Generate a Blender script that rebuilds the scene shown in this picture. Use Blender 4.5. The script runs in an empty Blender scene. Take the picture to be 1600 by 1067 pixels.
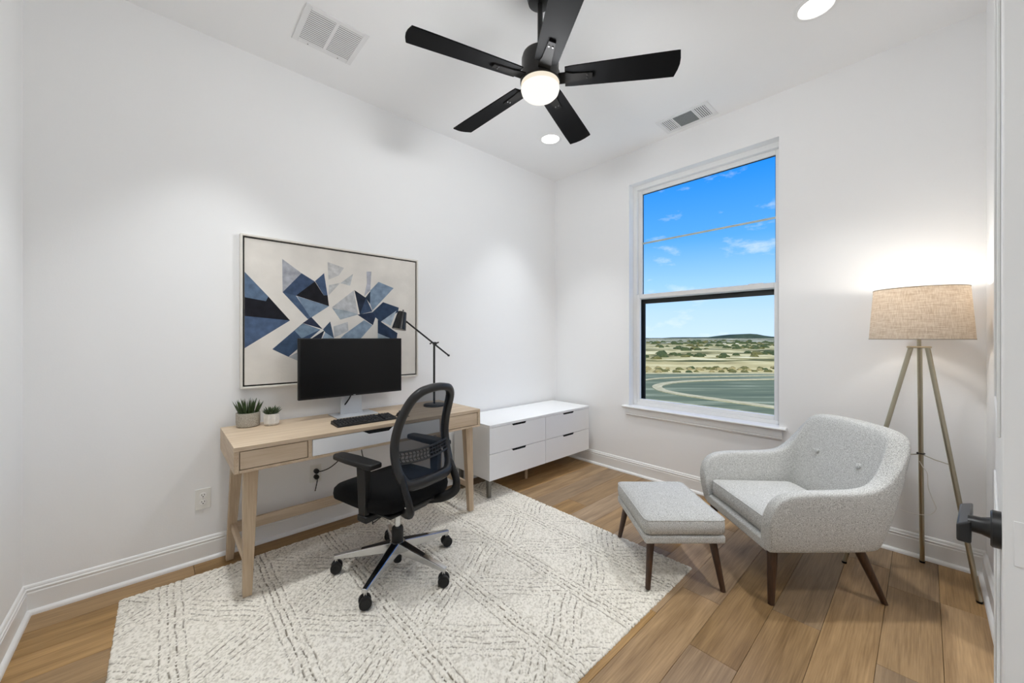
import bpy, bmesh, math, random
import numpy as np
from mathutils import Vector, Matrix, Euler

random.seed(7)
rng = np.random.default_rng(7)
scene = bpy.context.scene
COL = scene.collection
PI = math.pi


def C(r, g, b, a=1.0):
    def f(c):
        c /= 255.0
        return c / 12.92 if c <= 0.04045 else ((c + 0.055) / 1.055) ** 2.4
    return (f(r), f(g), f(b), a)


# ------------------------------------------------------------------ camera
HEAD = math.atan2(645, 594)                      # heading of the lens in the room
CAM = Vector((-3.272, -2.832, 1.2855))
cd = bpy.data.cameras.new('camera')
cd.sensor_width = 36.0
cd.lens = 594.0 / 1600.0 * 36.0
cd.shift_y = -5.5 / 1600.0
cd.clip_start = 0.02
cd.clip_end = 5000
cam = bpy.data.objects.new('camera', cd)
cam.location = CAM
cam.rotation_euler = (PI / 2, 0, HEAD - PI / 2)
COL.objects.link(cam)
scene.camera = cam

# ------------------------------------------------------------------ view, sky, sun
scene.view_settings.view_transform = 'Standard'
scene.view_settings.look = 'None'
scene.view_settings.exposure = 0.0
scene.view_settings.gamma = 1.0
scene.view_settings.use_curve_mapping = False
try:
    scene.cycles.max_bounces = 9
    scene.cycles.diffuse_bounces = 7
    scene.cycles.transparent_max_bounces = 8
    scene.cycles.use_denoising = True
    scene.cycles.caustics_reflective = False
    scene.cycles.caustics_refractive = False
    scene.cycles.adaptive_threshold = 0.025
    scene.cycles.sample_clamp_indirect = 6.0
except Exception:
    pass

CAN_W, FAN_W, LAMP_W, HALL_FILL_W, SUN_W, SKY_S = 4.8, 61.0, 3.3, 18.0, 4.8, 1.18

world = bpy.data.worlds.new('sky')
scene.world = world
world.use_nodes = True
wt = world.node_tree
wt.nodes.clear()
wo = wt.nodes.new('ShaderNodeOutputWorld')
bg = wt.nodes.new('ShaderNodeBackground')
tc = wt.nodes.new('ShaderNodeTexCoord')
sx = wt.nodes.new('ShaderNodeSeparateXYZ')
rp = wt.nodes.new('ShaderNodeValToRGB')
wt.links.new(tc.outputs['Generated'], sx.inputs[0])
wt.links.new(sx.outputs['Z'], rp.inputs[0])
el = rp.color_ramp.elements
el[0].position = 0.0
el[0].color = C(206, 230, 255)
el[1].position = 0.75
el[1].color = C(20, 104, 214)
for p, c in ((0.06, C(190, 222, 255)), (0.13, C(158, 208, 255)), (0.23, C(92, 172, 252)), (0.37, C(36, 142, 248))):
    e = el.new(p)
    e.color = c
mp = wt.nodes.new('ShaderNodeMapping')
mp.inputs['Scale'].default_value = (1, 1, 2.6)
mp.inputs['Location'].default_value = (0.3, 0.15, 0)
nz = wt.nodes.new('ShaderNodeTexNoise')
nz.inputs['Scale'].default_value = 6.5
nz.inputs['Detail'].default_value = 7
nz.inputs['Roughness'].default_value = 0.62
cr = wt.nodes.new('ShaderNodeValToRGB')
cr.color_ramp.elements[0].position = 0.57
cr.color_ramp.elements[0].color = (0, 0, 0, 1)
cr.color_ramp.elements[1].position = 0.80
cr.color_ramp.elements[1].color = (0.75, 0.75, 0.75, 1)
mx = wt.nodes.new('ShaderNodeMix')
mx.data_type = 'RGBA'
wt.links.new(tc.outputs['Generated'], mp.inputs[0])
wt.links.new(mp.outputs[0], nz.inputs['Vector'])
wt.links.new(nz.outputs['Fac'], cr.inputs[0])
wt.links.new(cr.outputs[0], mx.inputs['Factor'])
wt.links.new(rp.outputs[0], mx.inputs['A'])
mx.inputs['B'].default_value = (0.95, 0.97, 1.0, 1)
wt.links.new(mx.outputs['Result'], bg.inputs['Color'])
bg.inputs['Strength'].default_value = SKY_S
wt.links.new(bg.outputs[0], wo.inputs[0])

sd = bpy.data.lights.new('sun', 'SUN')
sd.energy = SUN_W
sd.angle = 0.009
sd.color = (1.0, 0.95, 0.86)
sun = bpy.data.objects.new('sun', sd)
sun.rotation_euler = Vector((0.62, 0.35, -0.78)).to_track_quat('-Z', 'Y').to_euler()
COL.objects.link(sun)

# ------------------------------------------------------------------ materials
MATS = {}


def newmat(name):
    m = bpy.data.materials.new(name)
    m.use_nodes = True
    nt = m.node_tree
    return m, nt, nt.nodes['Principled BSDF']


def plain(name, col, rough=0.5, metal=0.0, spec=0.5, bump=0.0, bscale=200.0, vary=0.0, vscale=30.0, coat=0.0, sheen=0.0):
    if name in MATS:
        return MATS[name]
    m, nt, b = newmat(name)
    b.inputs['Base Color'].default_value = col
    b.inputs['Roughness'].default_value = rough
    b.inputs['Metallic'].default_value = metal
    b.inputs['Specular IOR Level'].default_value = spec
    b.inputs['Coat Weight'].default_value = coat
    b.inputs['Sheen Weight'].default_value = sheen
    t = nt.nodes.new('ShaderNodeTexCoord')
    if bump:
        n = nt.nodes.new('ShaderNodeTexNoise')
        n.inputs['Scale'].default_value = bscale
        n.inputs['Detail'].default_value = 3
        bp = nt.nodes.new('ShaderNodeBump')
        bp.inputs['Strength'].default_value = bump
        bp.inputs['Distance'].default_value = 0.002
        nt.links.new(t.outputs['Object'], n.inputs['Vector'])
        nt.links.new(n.outputs['Fac'], bp.inputs['Height'])
        nt.links.new(bp.outputs[0], b.inputs['Normal'])
    if vary:
        n2 = nt.nodes.new('ShaderNodeTexNoise')
        n2.inputs['Scale'].default_value = vscale
        n2.inputs['Detail'].default_value = 4
        r = nt.nodes.new('ShaderNodeValToRGB')
        r.color_ramp.elements[0].position = 0.3
        r.color_ramp.elements[1].position = 0.7
        r.color_ramp.elements[0].color = tuple(c * (1 - vary) for c in col[:3]) + (1,)
        r.color_ramp.elements[1].color = tuple(min(1, c * (1 + vary * 0.6)) for c in col[:3]) + (1,)
        nt.links.new(t.outputs['Object'], n2.inputs['Vector'])
        nt.links.new(n2.outputs['Fac'], r.inputs[0])
        nt.links.new(r.outputs[0], b.inputs['Base Color'])
    MATS[name] = m
    return m


def wood(name, c1, c2, axis='X', rough=0.45, per_object=False, grain=1.0, bump=0.08):
    if name in MATS:
        return MATS[name]
    m, nt, b = newmat(name)
    L = nt.links
    t = nt.nodes.new('ShaderNodeTexCoord')
    mp = nt.nodes.new('ShaderNodeMapping')
    s = {'X': (0.9, 9, 9), 'Y': (9, 0.9, 9), 'Z': (9, 9, 0.9)}[axis]
    mp.inputs['Scale'].default_value = s
    if per_object:
        oi = nt.nodes.new('ShaderNodeObjectInfo')
        sc = nt.nodes.new('ShaderNodeVectorMath')
        sc.operation = 'SCALE'
        cmb = nt.nodes.new('ShaderNodeCombineXYZ')
        mu = nt.nodes.new('ShaderNodeMath')
        mu.operation = 'MULTIPLY'
        mu.inputs[1].default_value = 37.0
        L.new(oi.outputs['Random'], mu.inputs[0])
        L.new(mu.outputs[0], cmb.inputs[0])
        L.new(mu.outputs[0], cmb.inputs[1])
        ad = nt.nodes.new('ShaderNodeVectorMath')
        ad.operation = 'ADD'
        L.new(t.outputs['Object'], ad.inputs[0])
        L.new(cmb.outputs[0], ad.inputs[1])
        L.new(ad.outputs[0], mp.inputs['Vector'])
        nt.nodes.remove(sc)
    else:
        L.new(t.outputs['Object'], mp.inputs['Vector'])
    n = nt.nodes.new('ShaderNodeTexNoise')
    n.inputs['Scale'].default_value = 2.2
    n.inputs['Detail'].default_value = 6
    n.inputs['Distortion'].default_value = 0.6
    L.new(mp.outputs[0], n.inputs['Vector'])
    w = nt.nodes.new('ShaderNodeTexNoise')
    mp2 = nt.nodes.new('ShaderNodeMapping')
    s2 = {'X': (6, 160, 160), 'Y': (160, 6, 160), 'Z': (160, 160, 6)}[axis]
    mp2.inputs['Scale'].default_value = s2
    L.new(mp.inputs['Vector'].links[0].from_socket, mp2.inputs['Vector'])
    w.inputs['Scale'].default_value = 1.0
    w.inputs['Detail'].default_value = 3
    L.new(mp2.outputs[0], w.inputs['Vector'])
    mixf = nt.nodes.new('ShaderNodeMix')
    mixf.data_type = 'FLOAT'
    mixf.inputs['Factor'].default_value = 0.42 * grain
    L.new(n.outputs['Fac'], mixf.inputs['A'])
    L.new(w.outputs['Fac'], mixf.inputs['B'])
    r = nt.nodes.new('ShaderNodeValToRGB')
    r.color_ramp.elements[0].position = 0.34
    r.color_ramp.elements[0].color = c1
    r.color_ramp.elements[1].position = 0.66
    r.color_ramp.elements[1].color = c2
    L.new(mixf.outputs['Result'], r.inputs[0])
    last = r.outputs[0]
    if per_object:
        hs = nt.nodes.new('ShaderNodeHueSaturation')
        mr = nt.nodes.new('ShaderNodeMapRange')
        mr.inputs['To Min'].default_value = 0.76
        mr.inputs['To Max'].default_value = 1.22
        L.new(oi.outputs['Random'], mr.inputs['Value'])
        L.new(mr.outputs[0], hs.inputs['Value'])
        mr2 = nt.nodes.new('ShaderNodeMapRange')
        mr2.inputs['To Min'].default_value = 0.82
        mr2.inputs['To Max'].default_value = 1.12
        fr = nt.nodes.new('ShaderNodeMath')
        fr.operation = 'FRACT'
        mm = nt.nodes.new('ShaderNodeMath')
        mm.operation = 'MULTIPLY'
        mm.inputs[1].default_value = 7.3
        L.new(oi.outputs['Random'], mm.inputs[0])
        L.new(mm.outputs[0], fr.inputs[0])
        L.new(fr.outputs[0], mr2.inputs['Value'])
        L.new(mr2.outputs[0], hs.inputs['Saturation'])
        L.new(last, hs.inputs['Color'])
        last = hs.outputs[0]
    L.new(last, b.inputs['Base Color'])
    b.inputs['Roughness'].default_value = rough
    bp = nt.nodes.new('ShaderNodeBump')
    bp.inputs['Strength'].default_value = bump
    bp.inputs['Distance'].default_value = 0.001
    L.new(w.outputs['Fac'], bp.inputs['Height'])
    L.new(bp.outputs[0], b.inputs['Normal'])
    MATS[name] = m
    return m


def fabric(name, c1, c2, scale=420.0, rough=0.95, bump=0.5, ramp=(0.36, 0.64)):
    if name in MATS:
        return MATS[name]
    m, nt, b = newmat(name)
    L = nt.links
    t = nt.nodes.new('ShaderNodeTexCoord')
    n = nt.nodes.new('ShaderNodeTexNoise')
    n.inputs['Scale'].default_value = scale
    n.inputs['Detail'].default_value = 2.5
    L.new(t.outputs['Object'], n.inputs['Vector'])
    r = nt.nodes.new('ShaderNodeValToRGB')
    r.color_ramp.elements[0].position = ramp[0]
    r.color_ramp.elements[1].position = ramp[1]
    r.color_ramp.elements[0].color = c1
    r.color_ramp.elements[1].color = c2
    L.new(n.outputs['Fac'], r.inputs[0])
    L.new(r.outputs[0], b.inputs['Base Color'])
    b.inputs['Roughness'].default_value = rough
    b.inputs['Specular IOR Level'].default_value = 0.15
    bp = nt.nodes.new('ShaderNodeBump')
    bp.inputs['Strength'].default_value = bump
    bp.inputs['Distance'].default_value = 0.0015
    L.new(n.outputs['Fac'], bp.inputs['Height'])
    L.new(bp.outputs[0], b.inputs['Normal'])
    MATS[name] = m
    return m


def glow(name, col, strength):
    if name in MATS:
        return MATS[name]
    m = bpy.data.materials.new(name)
    m.use_nodes = True
    nt = m.node_tree
    nt.nodes.clear()
    o = nt.nodes.new('ShaderNodeOutputMaterial')
    e = nt.nodes.new('ShaderNodeEmission')
    e.inputs['Color'].default_value = col
    e.inputs['Strength'].default_value = strength
    nt.links.new(e.outputs[0], o.inputs[0])
    MATS[name] = m
    return m


def seethrough(name, col, opacity, rough=0.6, glossy=0.0):
    """woven mesh / pane: part of the light passes straight through"""
    if name in MATS:
        return MATS[name]
    m = bpy.data.materials.new(name)
    m.use_nodes = True
    nt = m.node_tree
    nt.nodes.clear()
    o = nt.nodes.new('ShaderNodeOutputMaterial')
    tr = nt.nodes.new('ShaderNodeBsdfTransparent')
    mixn = nt.nodes.new('ShaderNodeMixShader')
    if glossy:
        g = nt.nodes.new('ShaderNodeBsdfGlossy')
        g.inputs['Roughness'].default_value = 0.02
        mixn.inputs[0].default_value = glossy
        tr.inputs['Color'].default_value = col
    else:
        g = nt.nodes.new('ShaderNodeBsdfDiffuse')
        g.inputs['Color'].default_value = col
        mixn.inputs[0].default_value = opacity
    nt.links.new(tr.outputs[0], mixn.inputs[1])
    nt.links.new(g.outputs[0], mixn.inputs[2])
    nt.links.new(mixn.outputs[0], o.inputs[0])
    MATS[name] = m
    return m


WALL = plain('wall_paint', C(243, 243, 243), 0.85, spec=0.2, bump=0.12, bscale=140)
CEIL = plain('ceiling_paint', C(245, 245, 245), 0.9, spec=0.1, bump=0.1, bscale=120)
TRIM = plain('trim_paint', C(240, 240, 239), 0.38, spec=0.4)
OAK = wood('floor_oak', C(124, 95, 59), C(174, 141, 98), 'X', 0.42, True)
SUBF = plain('subfloor', C(52, 40, 28), 0.9)
DESKW = wood('pale_oak', C(184, 161, 134), C(212, 193, 168), 'X', 0.5)
DESKZ = wood('pale_oak_upright', C(170, 147, 120), C(200, 179, 152), 'Z', 0.5)
DESKY = wood('pale_oak_side', C(180, 157, 130), C(208, 188, 162), 'Y', 0.5)
WALNUT = wood('dark_walnut', C(46, 30, 20), C(82, 56, 38), 'Z', 0.4)
LACQ = plain('white_lacquer', C(238, 239, 240), 0.35, spec=0.4)
BLACK = plain('black_plastic', C(14, 14, 15), 0.45, spec=0.4)
BLACKM = plain('black_metal', C(20, 20, 20), 0.38, spec=0.5)
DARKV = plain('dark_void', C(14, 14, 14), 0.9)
CHROME = plain('chrome', C(205, 205, 205), 0.16, 1.0)
STEEL = plain('brushed_steel', C(120, 118, 112), 0.32, 1.0)
SILVER = plain('silver_plastic', C(196, 200, 205), 0.35, 0.3)
BRASS = plain('antique_nickel', C(176, 168, 148), 0.28, 1.0)
GREYF = fabric('grey_tweed', C(134, 134, 130), C(218, 218, 215), 360, ramp=(0.33, 0.60))
BLACKF = fabric('black_fabric', C(10, 10, 10), C(26, 26, 27), 500)
PLATE = plain('outlet_plastic', C(236, 235, 230), 0.4)


# ------------------------------------------------------------------ mesh helpers
class MB:
    def __init__(self):
        self.v = []
        self.f = []

    def add(self, vs, fs):
        o = len(self.v)
        self.v += [tuple(p) for p in vs]
        self.f += [tuple(i + o for i in q) for q in fs]
        return self

    def box(self, a, b):
        x0, x1 = sorted((a[0], b[0]))
        y0, y1 = sorted((a[1], b[1]))
        z0, z1 = sorted((a[2], b[2]))
        return self.add([(x0, y0, z0), (x1, y0, z0), (x1, y1, z0), (x0, y1, z0), (x0, y0, z1), (x1, y0, z1), (x1, y1, z1), (x0, y1, z1)],
                        [(0, 3, 2, 1), (4, 5, 6, 7), (0, 1, 5, 4), (1, 2, 6, 5), (2, 3, 7, 6), (3, 0, 4, 7)])

    def hexa(self, bot, top):
        """bottom quad and top quad, both counter-clockwise seen from above"""
        return self.add(list(bot) + list(top), [(0, 3, 2, 1), (4, 5, 6, 7), (0, 1, 5, 4), (1, 2, 6, 5), (2, 3, 7, 6), (3, 0, 4, 7)])

    def prism(self, poly, d0, d1, axis='y'):
        """extrude a 2-D polygon: axis y -> (u, d, v); axis z -> (u, v, d); axis x -> (d, u, v)"""
        def P(u, v, d):
            return {'y': (u, d, v), 'z': (u, v, d), 'x': (d, u, v)}[axis]
        n = len(poly)
        vs = [P(u, v, d0) for u, v in poly] + [P(u, v, d1) for u, v in poly]
        fs = [tuple(range(n)), tuple(range(2 * n - 1, n - 1, -1))] + [(i, i + n, (i + 1) % n + n, (i + 1) % n) for i in range(n)]
        return self.add(vs, fs)

    def tube(self, pts, rad, seg=12, closed=False, caps=True, flat=None):
        pts = [Vector(p) for p in pts]
        n = len(pts)
        if not hasattr(rad, '__len__'):
            rad = [rad] * n
        rings = []
        up = None
        for i, p in enumerate(pts):
            if closed:
                d = pts[(i + 1) % n] - pts[i - 1]
            else:
                d = pts[min(i + 1, n - 1)] - pts[max(i - 1, 0)]
            d.normalize()
            if up is None:
                up = Vector((0, 0, 1)) if abs(d.z) < 0.9 else Vector((1, 0, 0))
            s = d.cross(up)
            if s.length < 1e-5:
                s = d.cross(Vector((0, 1, 0)))
            s.normalize()
            up = s.cross(d).normalized()
            rr = []
            for k in range(seg):
                a = 2 * PI * k / seg
                ru, rs = (rad[i], rad[i]) if flat is None else (rad[i] * flat[0], rad[i] * flat[1])
                rr.append(p + s * (math.cos(a) * rs) + up * (math.sin(a) * ru))
            rings.append(rr)
        vs = [v for r in rings for v in r]
        fs = []
        m = n if closed else n - 1
        for i in range(m):
            j = (i + 1) % n
            for k in range(seg):
                k2 = (k + 1) % seg
                fs.append((i * seg + k, i * seg + k2, j * seg + k2, j * seg + k))
        if caps and not closed:
            fs.append(tuple(range(seg - 1, -1, -1)))
            fs.append(tuple((n - 1) * seg + k for k in range(seg)))
        return self.add(vs, fs)

    def lathe(self, prof, seg=32, c=(0, 0, 0), axis='z', rot=0.0):
        """prof: (radius, height) pairs, closed by poles where the radius is 0"""
        vs, fs, rows = [], [], []
        for r, h in prof:
            if r < 1e-6:
                rows.append([len(vs)])
                vs.append((0, 0, h))
            else:
                rows.append(list(range(len(vs), len(vs) + seg)))
                vs += [(r * math.cos(2 * PI * k / seg + rot), r * math.sin(2 * PI * k / seg + rot), h) for k in range(seg)]
        for a, b in zip(rows, rows[1:]):
            for k in range(seg):
                k2 = (k + 1) % seg
                if len(a) == 1 and len(b) == 1:
                    continue
                if len(a) == 1:
                    fs.append((a[0], b[k2], b[k])[::-1])
                elif len(b) == 1:
                    fs.append((a[k], a[k2], b[0]))
                else:
                    fs.append((a[k], a[k2], b[k2], b[k]))
        if axis == 'x':
            vs = [(z, x, y) for x, y, z in vs]
        elif axis == 'y':
            vs = [(y, z, x) for x, y, z in vs]
        vs = [(x + c[0], y + c[1], z + c[2]) for x, y, z in vs]
        return self.add(vs, fs)

    def xf(self, M, start=0):
        for i in range(start, len(self.v)):
            self.v[i] = tuple(M @ Vector(self.v[i]))
        return self

    def mesh(self, name, mat, smooth=True, angle=35):
        me = bpy.data.meshes.new(name)
        me.from_pydata(self.v, [], self.f)
        bm = bmesh.new()
        bm.from_mesh(me)
        bmesh.ops.recalc_face_normals(bm, faces=bm.faces)
        bm.to_mesh(me)
        bm.free()
        if smooth:
            me.polygons.foreach_set('use_smooth', [True] * len(me.polygons))
            me.set_sharp_from_angle(angle=math.radians(angle))
        if mat is not None:
            me.materials.append(mat)
        return me

    def build(self, name, mat, parent=None, bevel=0.0, bseg=2, sub=0, smooth=True, angle=35):
        me = self.mesh(name, mat, smooth and not sub, angle)
        if sub:
            me.polygons.foreach_set('use_smooth', [True] * len(me.polygons))
        o = bpy.data.objects.new(name, me)
        COL.objects.link(o)
        if parent is not None:
            o.parent = parent
        if bevel:
            md = o.modifiers.new('bevel', 'BEVEL')
            md.width = bevel
            md.segments = bseg
            md.limit_method = 'ANGLE'
            md.angle_limit = math.radians(40)
            md.harden_normals = False
        if sub:
            md = o.modifiers.new('sub', 'SUBSURF')
            md.levels = sub
            md.render_levels = sub
        return o


def put(name, me, parent=None, loc=(0, 0, 0), rot=(0, 0, 0), scale=(1, 1, 1)):
    o = bpy.data.objects.new(name, me)
    COL.objects.link(o)
    o.parent = parent
    o.location = loc
    o.rotation_euler = rot
    o.scale = scale
    return o


def tag(o, label, cat, group=None, kind=None):
    o['label'] = label
    o['category'] = cat
    if group:
        o['group'] = group
    if kind:
        o['kind'] = kind
    return o


def thing(name, loc, rz, label, cat, group=None, kind=None):
    o = bpy.data.objects.new(name, None)
    o.empty_display_size = 0.1
    COL.objects.link(o)
    o.location = loc
    o.rotation_euler = (0, 0, rz)
    return tag(o, label, cat, group, kind)


def lamp(name, kind, energy, loc, color, parent, size=None, spread=None, rot=None):
    d = bpy.data.lights.new(name, kind)
    d.energy = energy
    d.color = color
    if kind == 'POINT':
        d.shadow_soft_size = size or 0.05
    if kind == 'AREA':
        d.shape = 'DISK'
        d.size = size
        if spread:
            d.spread = spread
    o = bpy.data.objects.new(name, d)
    COL.objects.link(o)
    o.parent = parent
    o.location = loc
    if rot:
        o.rotation_euler = rot
    return o


SITE = Vector((-3.272, -2.832, 0))       # survey corner near the door; axes turned like the armchair and the lot
SITE_U = Vector((0.7356, -0.6774, 0))
SITE_V = Vector((0.6774, 0.7356, 0))


def at(u, v, z=0.0):
    p = SITE + SITE_U * u + SITE_V * v
    return Vector((p.x, p.y, z))


XL, YR, H = -3.746, -3.057, 3.05        # room: x from XL to 0, y from YR to 0, height H

# ------------------------------------------------------------------ room shell
def structure(o, label, cat):
    return tag(o, label, cat, kind='structure')


fl = MB().box((XL - 0.15, YR - 0.15, -0.25), (0.16, 0.15, -0.014)).build('floor', SUBF)
structure(fl, 'light brown oak plank floor', 'floor')
ROW, Y0 = 0.18, -2.882
rows = []
y = Y0 - ROW
known = {-3: None}
joints = {0: [-1.196, -0.50], 1: [-0.30, -1.95], 2: [-1.145, -2.85], 3: [-1.64, -0.2], 4: [-1.294, -2.9]}
idx = -1
while y < 0:
    lo, hi = max(y, YR), min(y + ROW, 0)
    if idx in joints:
        js = sorted(joints[idx] + [random.uniform(-3.4, -2.7)] if len(joints[idx]) < 2 else joints[idx])
    else:
        s = random.uniform(-3.5, -2.3)
        js = []
        while s < -0.25:
            js.append(s)
            s += random.uniform(1.05, 1.7)
    xs = [XL] + js + [0.0]
    g = 0.0006
    for a, b in zip(xs, xs[1:]):
        if b - a < 0.02 or hi - lo < 0.01:
            continue
        m = MB()
        x0, x1, q0, q1 = a + g, b - g, lo + g, hi - g
        e = 0.0012
        m.hexa([(x0, q0, -0.014), (x1, q0, -0.014), (x1, q1, -0.014), (x0, q1, -0.014)], [(x0, q0, -e), (x1, q0, -e), (x1, q1, -e), (x0, q1, -e)])
        m.hexa([(x0, q0, -e), (x1, q0, -e), (x1, q1, -e), (x0, q1, -e)], [(x0 + e, q0 + e, 0), (x1 - e, q0 + e, 0), (x1 - e, q1 - e, 0), (x0 + e, q1 - e, 0)])
        m.build('plank', OAK, fl, smooth=False)
    y += ROW
    idx += 1

ce = MB().box((XL - 0.15, YR - 0.15, H), (0.16, 0.15, H + 0.2)).build('ceiling', CEIL, smooth=False)
structure(ce, 'flat white painted ceiling', 'ceiling')
wl = MB().box((XL - 0.15, 0, -0.25), (0.16, 0.15, H)).build('wall_left', WALL, smooth=False)
structure(wl, 'long white wall behind the desk and sideboard', 'wall')
WY0, WY1, WZ0, WZ1 = -2.12, -0.925, 0.645, 2.74
m = MB()
m.box((0, YR - 0.15, -0.25), (0.16, WY0, H))
m.box((0, WY1, -0.25), (0.16, 0, H))
m.box((0, WY0, -0.25), (0.16, WY1, WZ0 - 0.02))
m.box((0, WY0, WZ1), (0.16, WY1, H))
structure(m.build('wall_right', WALL, smooth=False), 'white wall with the tall window', 'wall')
structure(MB().box((XL - 0.15, YR - 0.15, -0.25), (XL, 0, H)).build('wall_far_left', WALL, smooth=False), 'white side wall at the left edge of the picture', 'wall')
DX0, DX1, DZ = -1.55, -0.80, 2.46
m = MB()
m.box((XL, YR - 0.15, -0.25), (DX0, YR, H))
m.box((DX1, YR - 0.15, -0.25), (0, YR, H))
m.box((DX0, YR - 0.15, DZ), (DX1, YR, H))
structure(m.build('wall_far_right', WALL, smooth=False), 'white side wall behind the open door', 'wall')

# hallway beyond the doorway
HY = YR - 0.15
m = MB()
m.box((-2.7, HY - 1.4, -0.25), (0.3, HY - 1.3, 2.75))
m.box((-2.8, HY - 1.4, -0.25), (-2.7, HY, 2.75))
m.box((0.3, HY - 1.4, -0.25), (0.4, HY, 2.75))
structure(m.build('wall_hall', WALL, smooth=False), 'white hallway walls beyond the doorway', 'wall')
structure(MB().box((-2.8, HY - 1.4, -0.25), (0.4, HY, 0)).build('floor_hall', OAK, smooth=False), 'oak hallway floor beyond the doorway', 'floor')
structure(MB().box((-2.8, HY - 1.4, 2.7), (0.4, HY, 2.9)).build('ceiling_hall', CEIL, smooth=False), 'white hallway ceiling beyond the doorway', 'ceiling')
hl = thing('hall_fill_light', (-1.2, HY - 0.65, 2.7), 0, 'added unseen round fill light on the hallway ceiling', 'lamp')  # unseen light added in the hallway to fill the room through the doorway
MB().lathe([(0, -0.012), (0.13, -0.012), (0.15, -0.006), (0.15, 0.0), (0, 0)], 32).build('rim', TRIM, hl)
MB().lathe([(0, -0.05), (0.07, -0.045), (0.11, -0.03), (0.128, -0.0125), (0, -0.0125)], 32).build('diffuser', glow('hall_fill_glow', (1, 0.95, 0.88, 1), 4), hl)
lamp('hall_fill', 'AREA', HALL_FILL_W, (0, 0, -0.06), (0.97, 0.985, 1), hl, 0.22)
# door lining and casing
m = MB()
m.box((DX0, HY, 0), (DX0 + 0.015, YR, DZ)).box((DX1 - 0.015, HY, 0), (DX1, YR, DZ)).box((DX0, HY, DZ - 0.015), (DX1, YR, DZ))
m.box((DX0 - 0.07, YR, 0), (DX0 + 0.005, YR + 0.015, DZ + 0.07)).box((DX1 - 0.005, YR, 0), (DX1 + 0.06, YR + 0.015, DZ + 0.07)).box((DX0 + 0.005, YR, DZ - 0.005), (DX1 - 0.005, YR + 0.015, DZ + 0.07))
structure(m.build('trim_1', TRIM, bevel=0.003), 'white casing around the doorway', 'trim')


# baseboards: profile (depth, height) swept along each wall
def baseboard(name, p0, p1, nrm, label):
    prof = [(0, 0), (0.014, 0), (0.014, 0.098), (0.011, 0.102), (0.011, 0.106), (0.0135, 0.109), (0.0135, 0.114), (0.009, 0.119), (0.009, 0.124), (0.006, 0.131), (0, 0.135)]
    shoe = [(0.014, 0), (0.030, 0), (0.0295, 0.008), (0.026, 0.015), (0.020, 0.0195), (0.014, 0.021)]
    n = Vector(nrm)

    def sweep(pr):
        m = MB()
        k = len(pr)
        vs = []
        for p in (p0, p1):
            for d, h in pr:
                vs.append((p[0] + n.x * d, p[1] + n.y * d, h))
        m.add(vs, [tuple(range(k)), tuple(range(2 * k - 1, k - 1, -1))] + [(i, i + k, (i + 1) % k + k, (i + 1) % k) for i in range(k)])
        return m
    b = sweep(prof).build(name, TRIM, smooth=False)
    structure(b, label, 'baseboard')
    sweep(shoe).build('shoe_moulding', TRIM, b, angle=50)


baseboard('baseboard_left', (XL, 0), (0, 0), (0, -1, 0), 'white moulded baseboard under the desk wall')
baseboard('baseboard_right', (0, 0), (0, YR), (-1, 0, 0), 'white moulded baseboard below the window')
baseboard('baseboard_far_left', (XL, 0), (XL, YR), (1, 0, 0), 'white moulded baseboard at the left edge of the picture')
baseboard('baseboard_far_right', (DX1 + 0.06, YR), (0, YR), (0, 1, 0), 'short white baseboard in the corner by the floor lamp')
baseboard('baseboard_near', (XL, YR), (DX0 - 0.07, YR), (0, 1, 0), 'white baseboard behind the open door')

# ------------------------------------------------------------------ window
wi = thing('window_1', (0, 0, 0), 0, 'tall white-framed window with black edge around its lower pane', 'window', kind='structure')


def ring(m, x0, x1, ya, yb, za, zb, l, r, t, b):
    """rectangular frame: ya<yb, bar widths left(yb side), right(ya side), top, bottom"""
    m.box((x0, yb - l, za), (x1, yb, zb)).box((x0, ya, za), (x1, ya + r, zb))
    m.box((x0, ya + r, zb - t), (x1, yb - l, zb)).box((x0, ya + r, za), (x1, yb - l, za + b))
    return m


ring(MB(), 0.078, 0.155, WY0, WY1, WZ0, WZ1, 0.036, 0.02, 0.042, 0.03).build('frame', TRIM, wi, bevel=0.003)
us = ring(MB(), 0.112, 0.142, WY0 + 0.02, WY1 - 0.036, 1.655, WZ1 - 0.042, 0.036, 0.026, 0.036, 0.04).build('upper_sash', TRIM, wi, bevel=0.004)
ls = ring(MB(), 0.080, 0.110, WY0 + 0.02, WY1 - 0.036, WZ0 + 0.03, 1.700, 0.030, 0.028, 0.04, 0.032).build('lower_sash', TRIM, wi, bevel=0.004)
GL = seethrough('window_glass', (0.97, 0.985, 0.98, 1), 0, glossy=0.00001)
MB().box((0.125, WY0 + 0.046, 1.695), (0.129, WY1 - 0.072, WZ1 - 0.078)).build('pane', GL, us, smooth=False)
MB().box((0.093, WY0 + 0.048, WZ0 + 0.062), (0.097, WY1 - 0.066, 1.66)).build('pane', GL, ls, smooth=False)
GASK = plain('gasket', C(24, 34, 46), 0.6)
ring(MB(), 0.129, 0.135, WY0 + 0.046, WY1 - 0.072, 1.695, WZ1 - 0.078, 0.005, 0.005, 0.006, 0.003).build('gasket', GASK, us, smooth=False)
ring(MB(), 0.138, 0.152, WY0 + 0.02, WY1 - 0.036, WZ0 + 0.03, 1.655, 0.052, 0.02, 0.042, 0.02).build('screen_frame', BLACKM, wi, smooth=False)
m = MB().box((0.114, WY0 + 0.046, 2.182), (0.124, WY1 - 0.072, 2.186)).box((0.114, WY0 + 0.046, 2.192), (0.124, WY1 - 0.072, 2.196)).box((0.117, WY0 + 0.046, 2.186), (0.123, WY1 - 0.072, 2.192))
m.build('muntin_bar', plain('muntin_grey', C(196, 204, 196), 0.4), us, smooth=False)
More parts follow.
